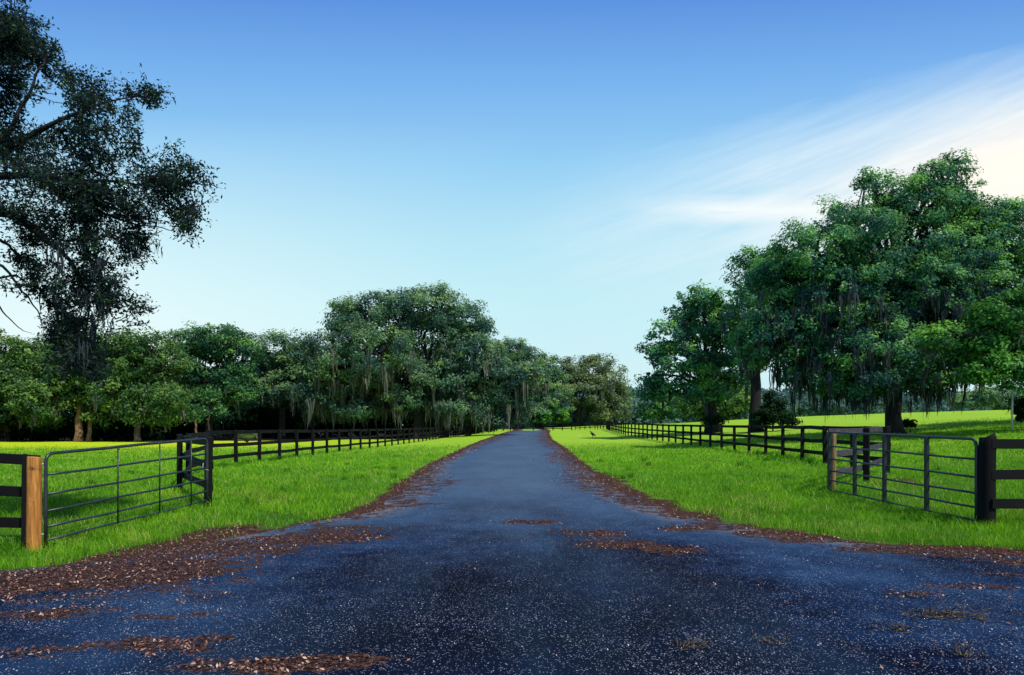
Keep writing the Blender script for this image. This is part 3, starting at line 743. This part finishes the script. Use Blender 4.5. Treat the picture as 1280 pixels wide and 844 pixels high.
for pts, rad in limbs:
    p_ = np.array([np.array(q, float) for q in pts]); t0 = np.linspace(0, 1, len(p_)); t1 = np.linspace(0, 1, 22)
    pp = np.stack([np.interp(t1, t0, p_[:, i]) for i in range(3)], 1); pp[1:-1] += np.cumsum(R.normal(size=(20, 3)), 0) * np.sin(np.linspace(0, PI, 20))[:, None] * .012 + R.normal(size=(20, 3)) * .008
    tb.tube(pp, np.interp(t1, t0, rad) * np.linspace(.75, .4, 22), 8); LP.append(pp[4:])
LP = np.concatenate(LP)
LPos, LN, LT, LS = [], [], [], []
hol = [(50, 128, 23), (158, 206, 15), (195, 160, 10), (30, 385, 26), (10, 345, 14), (15, 290, 10), (228, 160, 9)]
mossroots = []
for u, v, ru, rv in near_lobes:
    dd = R.normal() * .45; c = npx(u, v, dd); rx = ru / F * D; rz = rv / F * D
    nsp = int(max(8, ru * rv / (19 if v < 330 else 26))); rx *= 1.1; rz *= 1.1
    base_pt = LP[np.argsort(np.linalg.norm(LP - c, axis=1))[:6]]
    for i in range(nsp):
        d = rand_dirs(1)[0] * (R.random() ** .36) * np.array([rx, rx * 1.2, rz]); e = c + d
        w = e + O; uu = w[0] / w[1] * F + 640; vv = HZ - (w[2] - EYE) / w[1] * F
        if fbm(np.array(uu / 15. + 3), np.array(vv / 12. + 9)) < .42 and not (80 < uu < 125 and vv > 360): continue
        if any((uu - a) ** 2 + (vv - b_) ** 2 < h * h for a, b_, h in hol): continue
        s = c * .5 + base_pt[R.integers(0, 6)] * .5 + R.normal(size=3) * .05
        ln = R.uniform(.25, .55); dirn = (e - s); dirn /= np.linalg.norm(dirn) + 1e-6
        st = e - dirn * ln
        if i % 3 == 0 and np.linalg.norm(st - s) < .9: tb.tube(curve_pts(s, st, 0, 5, .04), [.009, .007, .006, .005, .004], 4, cap=False)
        q = curve_pts(st, e, 0, 4, .06); tb.tube(q, [.006, .005, .004, .002], 4, cap=False)
        nl = R.integers(16, 34); f = R.random(nl) ** .8
        P = st + (e - st) * f[:, None] + rand_dirs(nl) * (.03 + .10 * R.random(nl))[:, None]
        LPos.append(P); LN.append(rand_dirs(nl) + np.array([0, 0, .5])); LT.append(np.clip(R.normal(.4, .25, nl) + R.normal() * .15, 0, 1)); LS.append(R.uniform(.045, .085, nl))
        if v > 250 and R.random() < .05: mossroots.append(e)
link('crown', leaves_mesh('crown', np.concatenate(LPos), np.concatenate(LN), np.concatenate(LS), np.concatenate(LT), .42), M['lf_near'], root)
link('trunk', tb.mesh('trunk'), M['bark_dark'], root)
for u, v in [(112, 300), (118, 320), (122, 345), (110, 360), (126, 380), (116, 400), (108, 420), (122, 425), (90, 300), (75, 340), (130, 330), (100, 380), (113, 335), (119, 375), (60, 200), (30, 215), (150, 290)] * 2:
    mossroots.append(npx(u + R.normal() * 6, v + R.normal() * 8, R.normal() * .25))
mossroots = np.array(mossroots)
strands('moss', mossroots, R.uniform(.18, .6, len(mossroots)), .012, M['moss_dark'], root, clump=12, spread=.06)

# tree line beyond the left pasture, from the edge of the picture to the drive's end
GT = 'oaks of the far tree line'
tree('live_oak', 'mid green oak at the far edge of the pasture behind the short fence stub', 76, 8, [(-30, 470, 60, 45), (10, 455, 50, 38), (40, 470, 45, 45), (-60, 500, 60, 45), (25, 510, 45, 25)], 'lf_mid', leaf=.30, per=60, moss=60, group=GT, trunk_w=.8)
tree('live_oak', 'bushy oak with a lit reddish forked trunk beyond the pasture', 74, 99, [(70, 450, 45, 34), (115, 440, 50, 36), (150, 465, 42, 36), (80, 480, 50, 30), (55, 500, 35, 28), (135, 495, 36, 24), (125, 521, 16, 14)], 'lf_mid', leaf=.28, per=62,
     moss=70, group=GT, trunk_w=.75, bark='bark_red', trunks=[(0, 0, 1), (.9, .2, .55)], fork=.33)
tree('live_oak', 'mid green oak with low drooping branches right of the reddish trunk', 72, 172, [(150, 428, 30, 20), (188, 434, 28, 22), (205, 455, 24, 26), (165, 458, 34, 26), (192, 490, 34, 24), (150, 492, 34, 22), (216, 500, 24, 16), (206, 522, 18, 11), (172, 516, 22, 10)], 'lf_mid', leaf=.28, per=52, moss=40, group=GT, trunk_w=.6)
tree('live_oak', 'tall dark oak with a rounded double top left of the low bluish oaks', 84, 262, [(238, 430, 30, 24), (275, 424, 32, 20), (300, 440, 26, 26), (260, 460, 46, 36), (230, 480, 28, 34), (290, 478, 30, 30), (252, 505, 34, 20), (225, 515, 16, 14)], 'lf_dark', leaf=.28, per=66, moss=50, group=GT, trunk_w=.8)
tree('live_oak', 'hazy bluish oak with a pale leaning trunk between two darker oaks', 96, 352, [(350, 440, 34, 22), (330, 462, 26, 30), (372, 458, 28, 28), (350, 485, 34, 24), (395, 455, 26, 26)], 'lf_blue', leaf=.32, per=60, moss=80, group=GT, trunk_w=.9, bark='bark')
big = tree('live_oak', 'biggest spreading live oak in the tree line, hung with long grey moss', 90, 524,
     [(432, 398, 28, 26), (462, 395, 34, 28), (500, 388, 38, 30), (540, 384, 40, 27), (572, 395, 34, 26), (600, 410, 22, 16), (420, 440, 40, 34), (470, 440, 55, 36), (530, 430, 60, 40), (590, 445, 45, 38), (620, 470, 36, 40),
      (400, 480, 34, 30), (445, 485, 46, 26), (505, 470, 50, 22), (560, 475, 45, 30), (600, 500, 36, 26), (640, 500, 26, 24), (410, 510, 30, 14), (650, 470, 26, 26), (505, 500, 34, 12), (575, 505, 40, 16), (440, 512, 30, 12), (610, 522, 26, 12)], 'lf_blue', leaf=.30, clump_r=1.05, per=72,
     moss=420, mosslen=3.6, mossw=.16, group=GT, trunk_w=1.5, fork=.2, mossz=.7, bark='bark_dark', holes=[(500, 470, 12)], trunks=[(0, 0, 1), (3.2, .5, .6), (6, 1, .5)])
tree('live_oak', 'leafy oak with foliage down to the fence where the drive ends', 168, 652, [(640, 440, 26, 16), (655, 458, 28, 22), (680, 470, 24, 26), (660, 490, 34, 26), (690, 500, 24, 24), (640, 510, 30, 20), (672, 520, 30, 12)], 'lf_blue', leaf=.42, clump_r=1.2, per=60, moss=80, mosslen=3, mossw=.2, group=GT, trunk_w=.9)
tree('live_oak', 'pale olive round topped oak standing alone past the bend of the fence', 188, 722, [(715, 464, 20, 18), (742, 462, 26, 18), (762, 478, 24, 24), (700, 480, 22, 24), (735, 490, 36, 24), (770, 503, 20, 22), (700, 508, 20, 18), (752, 515, 22, 14)], 'lf_olive', leaf=.5, clump_r=1.5, per=60, moss=110, mosslen=3.2, mossw=.22, group=GT, trunk_w=1.6, holes=[(724, 496, 7)])
tree('shrub', 'small yellow green bush in front of the leafy oak where the drive ends', 166, 692, [(690, 512, 14, 12), (680, 520, 12, 9), (702, 520, 10, 9)], 'lf_bright', leaf=.36, clump_r=.8, per=45, group='shrubs along the tree line', cat='shrub', trunk_w=.2)
# dark understory shrubs, one by one
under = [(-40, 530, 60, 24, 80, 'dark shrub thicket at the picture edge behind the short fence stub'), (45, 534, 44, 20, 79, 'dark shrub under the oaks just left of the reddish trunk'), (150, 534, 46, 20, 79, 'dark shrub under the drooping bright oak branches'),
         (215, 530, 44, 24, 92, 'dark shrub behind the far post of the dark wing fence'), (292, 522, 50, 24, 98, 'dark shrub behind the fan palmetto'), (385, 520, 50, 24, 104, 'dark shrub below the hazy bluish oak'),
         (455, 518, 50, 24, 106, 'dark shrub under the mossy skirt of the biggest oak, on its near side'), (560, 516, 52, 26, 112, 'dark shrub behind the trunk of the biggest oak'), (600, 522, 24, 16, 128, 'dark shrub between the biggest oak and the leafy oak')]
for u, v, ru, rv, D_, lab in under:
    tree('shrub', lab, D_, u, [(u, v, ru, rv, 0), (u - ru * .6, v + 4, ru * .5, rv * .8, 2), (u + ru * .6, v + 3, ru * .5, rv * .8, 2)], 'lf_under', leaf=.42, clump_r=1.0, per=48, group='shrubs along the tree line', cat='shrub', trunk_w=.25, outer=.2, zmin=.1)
# slim pale trunks seen in the gaps of the tree line
for u, D_, h, w, lab in [(262, 80, 5.5, .22, 'slim pale trunk under the tall dark oak'), (246, 78, 3.2, .3, 'short white trunk under the edge of the tall dark oak'), (281, 90, 7, .25, 'thin dark trunk between the tall dark oak and the hazy bluish oak')]:
    x0 = (u - 640) / F * D_; tb = TB(); pp = curve_pts((0, 0, -.2), (R.normal() * .5, 0, h), 0, 8, .01); tb.tube(pp, np.linspace(w * .5, w * .3, 8), 8)
    r_ = empty('young_tree', (x0, D_, gzf(x0, D_)), lab, 'tree', 'young trees in the tree line'); link('trunk', tb.mesh('trunk'), M['bark_red' if u < 255 else 'bark'], r_)
    P = pp[-1] + rand_dirs(500) * (R.random(500) ** .5)[:, None] * np.array([1.6, 1.6, 1.2]); link('crown', leaves_mesh('crown', P, rand_dirs(500) + np.array([0, 0, .5]), R.uniform(.2, .4, 500), R.random(500)), M['lf_dark'], r_)

# fan palmetto
x0 = (309 - 640) / F * 66; r_ = empty('palmetto', (x0, 66, gzf(x0, 66)), 'pale low fan palmetto at the foot of the dark oaks behind the fence', 'plant')
V = []; Q = []; tbp = TB()
for i in range(26):
    az = R.uniform(0, 2 * PI); el = R.uniform(.25, 1.2); d = np.array([math.cos(az) * math.cos(el), math.sin(az) * math.cos(el), math.sin(el)]); L = R.uniform(.7, 1.15); c = d * L + np.array([0, 0, .15])
    tbp.tube([(0, 0, .1), c * .55 + np.array([0, 0, .1]), c], [.02, .014, .01], 4)
    s = np.cross(d, [0, 0, 1]); s /= np.linalg.norm(s); upv = np.cross(s, d)
    for k in range(14):
        th = (k / 13 - .5) * 3.6; dv = d * math.cos(th) + s * math.sin(th); e = c + dv * .5 + np.array([0, 0, -.12]) * abs(R.normal()); wv = np.cross(dv, upv) * .035
        b_ = len(V); V += [c - wv * .2, c + wv * .2, c + dv * .3 + wv, e, c + dv * .3 - wv]; Q += [(b_, b_ + 1, b_ + 2, b_ + 4)]; Q += [(b_ + 4, b_ + 2, b_ + 3, b_ + 3)]
V = np.array(V); tr_ = np.array([(q[0], q[1], q[2]) for q in Q]); q4 = np.array(Q[0::2]); t3 = np.array([q[:3] for q in Q[1::2]])
M['lf_palm'] = leaf_mat('palmetto_leaf', (.05, .09, .04), (.11, .17, .07), (.2, .26, .12), .3)
link('frond', mesh_np('frond', V, q4, t3, {'tint': R.random(len(V))}), M['lf_palm'], r_); link('stem', tbp.mesh('stem'), M['bark'], r_)

# right side trees on the rising pasture
GR = 'trees on the rising pasture'
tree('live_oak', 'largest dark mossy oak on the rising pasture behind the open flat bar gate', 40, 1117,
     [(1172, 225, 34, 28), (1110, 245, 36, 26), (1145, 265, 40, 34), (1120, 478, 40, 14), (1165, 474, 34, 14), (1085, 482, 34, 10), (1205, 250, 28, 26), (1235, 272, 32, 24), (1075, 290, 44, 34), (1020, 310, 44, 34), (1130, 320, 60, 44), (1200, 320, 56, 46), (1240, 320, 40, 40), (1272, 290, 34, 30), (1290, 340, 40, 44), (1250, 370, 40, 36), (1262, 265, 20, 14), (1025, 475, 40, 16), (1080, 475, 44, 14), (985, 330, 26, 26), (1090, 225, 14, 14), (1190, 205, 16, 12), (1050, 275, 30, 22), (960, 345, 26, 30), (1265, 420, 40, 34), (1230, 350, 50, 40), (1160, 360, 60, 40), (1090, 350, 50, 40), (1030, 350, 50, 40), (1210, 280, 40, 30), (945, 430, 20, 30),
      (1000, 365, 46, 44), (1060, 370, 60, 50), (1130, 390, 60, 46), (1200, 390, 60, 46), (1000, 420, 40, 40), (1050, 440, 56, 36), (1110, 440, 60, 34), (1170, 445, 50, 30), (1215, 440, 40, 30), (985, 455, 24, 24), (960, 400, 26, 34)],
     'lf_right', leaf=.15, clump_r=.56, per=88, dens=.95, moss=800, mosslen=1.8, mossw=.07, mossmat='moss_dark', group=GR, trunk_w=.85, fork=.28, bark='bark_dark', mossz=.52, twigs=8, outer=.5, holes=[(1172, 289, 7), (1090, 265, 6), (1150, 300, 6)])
tree('live_oak', 'bright green low branched tree at the picture edge above the black rail stub', 33, 1330, [(1255, 400, 40, 34), (1275, 440, 36, 34), (1240, 430, 30, 26), (1225, 460, 24, 18), (1330, 400, 60, 60), (1262, 465, 30, 22), (1340, 330, 50, 60), (1190, 430, 26, 18), (1165, 425, 18, 14)],
     'lf_bright', leaf=.17, clump_r=.5, per=70, moss=50, mosslen=.8, mossw=.05, group=GR, trunk_w=.7, bark='bark_dark')
tree('live_oak', 'dark oak beyond the picture edge whose shade falls on the slope', 40, 1440, [(1400, 300, 80, 60), (1480, 300, 80, 60), (1440, 240, 70, 50), (1390, 380, 60, 50), (1480, 390, 80, 60), (1440, 440, 80, 30)], 'lf_right', leaf=.3, clump_r=.9, per=40, group=GR, trunk_w=1.0, bark='bark_dark')
tree('live_oak', 'slender upright oak with a light top between the open tree and the largest oak', 60, 944, [(935, 330, 18, 18), (962, 335, 20, 22), (945, 360, 28, 26), (975, 375, 26, 34), (935, 400, 28, 34), (960, 420, 26, 30), (940, 445, 24, 20), (965, 330, 14, 20)], 'lf_right', leaf=.24, clump_r=.7, per=70, moss=50, mosslen=1.6, mossw=.09, mossmat='moss_dark', group=GR, trunk_w=.95, fork=.45, bark='bark_dark', trunks=[(0, 0, 1)])
tree('live_oak', 'open ragged oak nearest the drive, sky showing through its crown', 66, 890, [(880, 378, 26, 20), (855, 385, 20, 18), (905, 390, 24, 26), (840, 420, 24, 20), (875, 415, 34, 26), (910, 430, 24, 30), (820, 440, 20, 14), (850, 450, 34, 22), (890, 460, 36, 26), (815, 470, 18, 10), (840, 482, 30, 16), (880, 490, 30, 14), (925, 470, 20, 20), (810, 492, 16, 12)],
     'lf_right', leaf=.27, clump_r=.72, per=58, dens=.8, moss=90, mosslen=1.5, mossw=.1, mossmat='moss_dark', group=GR, trunk_w=1.25, fork=.3, bark='bark_dark', outer=.45, holes=[(905, 465, 7), (860, 470, 6), (900, 440, 5), (835, 455, 5), (925, 492, 6), (860, 430, 4)])
tree('shrub', 'dark bush at the foot of the slender oak', 58, 966, [(966, 512, 14, 16, 0), (955, 522, 16, 8, 0), (980, 524, 18, 7, 0), (963, 500, 7, 10, 0)], 'lf_under', leaf=.2, clump_r=.4, per=50, group='bushes on the rising pasture', cat='shrub', trunk_w=.12, outer=.2)
tree('shrub', 'low dark bush beside the trunk of the largest oak', 41, 1138, [(1141, 529, 6, 5, 0), (1130, 530, 8, 4, 1)], 'lf_under', leaf=.13, clump_r=.22, per=40, group='bushes on the rising pasture', cat='shrub', trunk_w=.08, outer=.2)
tree('shrub', 'dark bush at the picture edge beside the thin white stake', 38, 1285, [(1287, 505, 16, 18, 0), (1278, 516, 8, 9, 0), (1296, 515, 14, 12, 0)], 'lf_under', leaf=.13, clump_r=.25, per=50, group='bushes on the rising pasture', cat='shrub', trunk_w=.08, outer=.2)
tree('shrub', 'low bush at the foot of the open ragged oak', 65, 892, [(885, 527, 9, 6, 0), (902, 527, 7, 5, 0)], 'lf_under', leaf=.16, clump_r=.3, per=40, group='bushes on the rising pasture', cat='shrub', trunk_w=.08, outer=.2)
# mid distance trees behind the pasture
GB = 'trees far behind the rising pasture'
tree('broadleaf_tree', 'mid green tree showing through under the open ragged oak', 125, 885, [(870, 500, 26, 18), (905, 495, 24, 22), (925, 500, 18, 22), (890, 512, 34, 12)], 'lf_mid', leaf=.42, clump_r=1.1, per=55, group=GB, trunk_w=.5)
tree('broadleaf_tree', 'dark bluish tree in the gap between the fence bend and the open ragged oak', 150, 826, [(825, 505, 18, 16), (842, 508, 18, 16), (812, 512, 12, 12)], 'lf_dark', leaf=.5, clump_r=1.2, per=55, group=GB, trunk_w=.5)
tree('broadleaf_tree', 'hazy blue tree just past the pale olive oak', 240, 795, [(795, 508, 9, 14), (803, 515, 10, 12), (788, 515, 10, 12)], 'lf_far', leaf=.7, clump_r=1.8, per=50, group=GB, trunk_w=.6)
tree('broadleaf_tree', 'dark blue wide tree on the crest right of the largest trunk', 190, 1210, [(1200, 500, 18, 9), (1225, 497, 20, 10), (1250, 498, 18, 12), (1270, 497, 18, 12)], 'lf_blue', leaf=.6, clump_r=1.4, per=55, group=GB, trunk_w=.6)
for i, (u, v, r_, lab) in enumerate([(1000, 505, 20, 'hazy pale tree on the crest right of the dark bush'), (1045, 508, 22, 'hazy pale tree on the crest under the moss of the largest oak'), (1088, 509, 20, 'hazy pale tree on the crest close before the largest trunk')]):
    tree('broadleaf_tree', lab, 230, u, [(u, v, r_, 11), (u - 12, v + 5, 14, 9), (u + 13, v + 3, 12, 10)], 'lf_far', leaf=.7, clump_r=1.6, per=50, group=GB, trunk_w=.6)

# far wood that reads as one mass
CPs = []
def wood(n, u0, u1, D0, D1, top):
    D_ = R.uniform(D0, D1, n); u = R.uniform(u0, u1, n); x = (u - 640) / F * D_
    z0 = gz(x, D_); zt = EYE + (HZ - (top + 16 * (fbm(u * .03, D_ * .02) - .5))) / F * D_
    return np.stack([x, D_, z0 + (zt - z0) * (R.random(n) ** .75)], 1)
P1 = wood(9000, -260, 555, 104, 132, 468)
P2 = wood(9000, 540, 830, 198, 300, 500)
P3 = wood(16000, 760, 1620, 250, 340, 498)
P = np.concatenate([P1, P2, P3]); n = len(P); per = 5
idx = np.repeat(np.arange(n), per); sz = P[:, 1] / 100
PP = P[idx] + rand_dirs(n * per) * (sz[idx] * 1.2)[:, None]
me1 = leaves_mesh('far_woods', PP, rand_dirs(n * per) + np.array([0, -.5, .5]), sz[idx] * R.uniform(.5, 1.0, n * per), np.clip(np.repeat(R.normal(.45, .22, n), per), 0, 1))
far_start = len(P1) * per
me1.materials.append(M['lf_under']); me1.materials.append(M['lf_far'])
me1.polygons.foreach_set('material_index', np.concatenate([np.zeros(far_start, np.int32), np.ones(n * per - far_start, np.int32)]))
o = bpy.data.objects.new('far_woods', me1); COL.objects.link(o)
tag(o, 'hazy mass of distant woods behind the tree line and pasture', 'woods', kind='stuff')

# ------------------------------------------------------------------ stake and birds
mw, nt, out = material('white_plastic'); tc = N(nt, 'ShaderNodeTexCoord'); p = N(nt, 'ShaderNodeBsdfPrincipled', i_Roughness=.5)
nt.links.new(mix(nt, noise(nt, tc.outputs['Object'], 8, 3), (.5, .5, .48), (.75, .75, .72)), p.inputs['Base Color']); nt.links.new(p.outputs[0], out.inputs[0])
Ds = 36; x0 = (1265 - 640) / F * Ds; z0 = gzf(x0, Ds)
r_ = empty('marker_stake', (x0, Ds, z0), 'thin white upright stake in the shaded pasture near the picture edge', 'stake')
tb = TB(); tb.tube([(0, 0, -.1), (.01, 0, 1.0), (.02, 0, 2.05)], [.045, .045, .042], 10); pole_ = link('pole', tb.mesh('pole'), mw, r_)
tb = TB(); tb.tube([(.02, 0, 2.05), (.02, 0, 2.10), (.02, 0, 2.13)], [.055, .055, .03], 10); link('cap', tb.mesh('cap'), mw, pole_)

def plain(name, a, b):
    m, nt, out = material(name); tc = N(nt, 'ShaderNodeTexCoord'); p = N(nt, 'ShaderNodeBsdfPrincipled', i_Roughness=.6)
    nt.links.new(mix(nt, noise(nt, tc.outputs['Object'], 25, 3), a, b), p.inputs['Base Color']); nt.links.new(p.outputs[0], out.inputs[0]); return m
def bird(u, D_, s, label, ma, wing, face, cat='bird'):
    x0 = (u - 640) / F * D_; r_ = empty('bird', (x0, D_, gzf(x0, D_)), label, cat)
    tb = TB()
    pts = np.array([(.42, 0, .20), (.30, 0, .27), (.16, 0, .36), (0, 0, .45), (-.12, 0, .54), (-.18, 0, .63), (-.21, 0, .70), (-.255, 0, .72), (-.29, 0, .715), (-.36, 0, .69)]) * s
    tb.tube(pts, np.array([.02, .06, .12, .155, .12, .065, .05, .055, .04, .008]) * s, 12)
    for sy in (-.06, .06):
        tb.tube(np.array([(.03, sy, .38), (.02, sy, .18), (.04, sy, 0)]) * s, np.array([.045, .018, .014]) * s, 6)
        for a in (-.4, 0, .4): tb.tube(np.array([(.04, sy, .01), (.04 - .09 * math.cos(a), sy + .09 * math.sin(a), .008)]) * s, .010 * s, 4)
    o = link('body', tb.mesh('body'), ma, r_)
    for sy in (-1, 1):
        w = TB(); w.tube(np.array([(-.08, sy * .13, .52), (.08, sy * .16, .42), (.25, sy * .12, .30), (.40, sy * .06, .2)]) * s, np.array([.05, .085, .06, .015]) * s, 8); link('wing', w.mesh('wing'), wing, o)
    r_.rotation_euler = (0, 0, face); return r_
bird(740.5, 74, .95, 'large black bird standing in the grass of the right hand verge', plain('black_feather', (.004, .004, .005), (.02, .018, .016)), plain('dark_feather', (.008, .008, .010), (.06, .055, .04)), .3)
bird(724, 73, .36, 'tiny white bird in the grass just left of the black bird', plain('white_feather', (.7, .7, .66), (.85, .85, .8)), plain('white_feather_wing', (.65, .65, .6), (.85, .85, .8)), .8)

# ------------------------------------------------------------------ sky and light
SUN_AZ = 138; SUN_EL = 50    # azimuth clockwise from the view direction
w = bpy.data.worlds.new('World'); scene.world = w; w.use_nodes = True
nt = w.node_tree; nt.nodes.clear(); wo = nt.nodes.new('ShaderNodeOutputWorld'); bg = nt.nodes.new('ShaderNodeBackground')
tc = N(nt, 'ShaderNodeTexCoord'); sx = N(nt, 'ShaderNodeSeparateXYZ'); nt.links.new(tc.outputs['Generated'], sx.inputs[0])
dx, dy, dz = sx.outputs
cr = ramp(nt, [(0, (.66, .86, .97)), (.08, (.68, .95, 1.0)), (.18, (.58, .93, 1.0)), (.27, (.47, .84, 1.0)), (.36, (.33, .69, 1.0)), (.45, (.21, .50, .95)), (.53, (.115, .32, .82)), (.8, (.045, .15, .55)), (1, (.035, .12, .48))])
den = math_(nt, 'SQRT', math_(nt, 'ADD', math_(nt, 'ADD', math_(nt, 'MULTIPLY', math_(nt, 'MULTIPLY', dx, dx), .22), math_(nt, 'MULTIPLY', dy, dy)), math_(nt, 'ADD', math_(nt, 'MULTIPLY', dz, dz), 1e-4)))
nt.links.new(math_(nt, 'DIVIDE', dz, den), cr.inputs[0])
sky = N(nt, 'ShaderNodeTexSky'); sky.sky_type = 'NISHITA'; sky.sun_disc = False; sky.sun_elevation = math.radians(SUN_EL); sky.sun_rotation = math.radians(SUN_AZ)
nish = mix(nt, 1., sky.outputs[0], (.08, .08, .08), 'MULTIPLY')
col = mix(nt, .12, cr.outputs[0], nish)
hyp = math_(nt, 'MAXIMUM', dy, .05)
gxn = math_(nt, 'DIVIDE', dx, hyp); gzn = math_(nt, 'DIVIDE', dz, hyp)
# bright cyan-white low on the left
lw = math_(nt, 'MULTIPLY', mapr(nt, gxn, .05, -.6), mapr(nt, gzn, .46, .10)); col = mix(nt, math_(nt, 'MULTIPLY', lw, .9), col, (.86, 1.0, 1.0))
# veil cloud rising to the right
cv = N(nt, 'ShaderNodeCombineXYZ'); s_ = math_(nt, 'SUBTRACT', gzn, math_(nt, 'MULTIPLY', gxn, .27))
nt.links.new(math_(nt, 'MULTIPLY', gxn, 1.6), cv.inputs[0]); nt.links.new(math_(nt, 'MULTIPLY', s_, 9.), cv.inputs[1])
n1 = noise(nt, cv.outputs[0], 1.6, 7, .6)
cv2 = N(nt, 'ShaderNodeCombineXYZ'); nt.links.new(math_(nt, 'MULTIPLY', gxn, 2.2), cv2.inputs[0]); nt.links.new(math_(nt, 'MULTIPLY', gzn, 20.), cv2.inputs[1])
n2 = noise(nt, cv2.outputs[0], 1.4, 6, .6)
top = mapr(nt, math_(nt, 'ADD', s_, math_(nt, 'MULTIPLY', n1, .16)), .45, .34)
bot = mapr(nt, gzn, .08, .30)
rt = mapr(nt, gxn, -.08, .38)
veil = math_(nt, 'MULTIPLY', math_(nt, 'MULTIPLY', top, bot), math_(nt, 'MULTIPLY', rt, mapr(nt, n1, .3, .6, .3, 1.)))
cv3 = N(nt, 'ShaderNodeCombineXYZ'); nt.links.new(math_(nt, 'MULTIPLY', gxn, 3.), cv3.inputs[0]); nt.links.new(math_(nt, 'MULTIPLY', math_(nt, 'SUBTRACT', s_, math_(nt, 'MULTIPLY', math_(nt, 'MULTIPLY', gxn, gxn), .12)), 30.), cv3.inputs[1])
n3 = noise(nt, cv3.outputs[0], 1.1, 8, .65)
veil = math_(nt, 'MULTIPLY', veil, mapr(nt, n3, .32, .62, .45, 1.1))
col = mix(nt, math_(nt, 'MULTIPLY', veil, .95, True), col, (.82, .94, 1.0))
st = math_(nt, 'MULTIPLY', math_(nt, 'MULTIPLY', mapr(nt, math_(nt, 'ABSOLUTE', math_(nt, 'SUBTRACT', math_(nt, 'ADD', gzn, math_(nt, 'MULTIPLY', n2, .03)), .335)), .024, .0), mapr(nt, gxn, .16, .30)), mapr(nt, gxn, .75, .45))
col = mix(nt, math_(nt, 'MULTIPLY', st, math_(nt, 'MULTIPLY', mapr(nt, n2, .25, .5), 1.0)), col, (.90, .98, 1.0))
# bright sunlit cloud at the right
gd = math_(nt, 'ADD', math_(nt, 'POWER', math_(nt, 'DIVIDE', math_(nt, 'SUBTRACT', gxn, .78), .26), 2.), math_(nt, 'POWER', math_(nt, 'DIVIDE', math_(nt, 'SUBTRACT', math_(nt, 'SUBTRACT', gzn, math_(nt, 'MULTIPLY', gxn, .2)), .225), .085), 2.))
gl_ = math_(nt, 'POWER', 2.718, math_(nt, 'MULTIPLY', gd, -1.))
col = mix(nt, math_(nt, 'MULTIPLY', gl_, mapr(nt, n1, .25, .5, .7, 1.1), True), col, (1.10, 1.0, .90))
# low grey haze at the right of the drive
nt.links.new(col, bg.inputs[0]); bg.inputs[1].default_value = 1.0
nt.links.new(bg.outputs[0], wo.inputs[0])

sl = bpy.data.lights.new('sun', 'SUN'); sl.energy = 4.6; sl.angle = math.radians(1.5); sl.color = (1, .93, .80)
so = bpy.data.objects.new('sun', sl); COL.objects.link(so)
az = math.radians(SUN_AZ); el = math.radians(SUN_EL)
sd = Vector((math.sin(az) * math.cos(el), math.cos(az) * math.cos(el), math.sin(el)))
so.rotation_euler = (-sd).to_track_quat('-Z', 'Y').to_euler(); so.location = sd * 60

cam = bpy.data.cameras.new('camera'); cam.lens = F * 36 / 1280; cam.sensor_width = 36; cam.shift_y = 113 / 1280; cam.clip_end = 6000; cam.clip_start = .05
co = bpy.data.objects.new('camera', cam); COL.objects.link(co); co.location = (0, 0, EYE); co.rotation_euler = (PI / 2, 0, 0)
scene.camera = co
scene.view_settings.view_transform = 'Standard'; scene.view_settings.look = 'None'; scene.view_settings.exposure = 0; scene.view_settings.gamma = 1
scene.cycles.max_bounces = 6; scene.cycles.transparent_max_bounces = 8
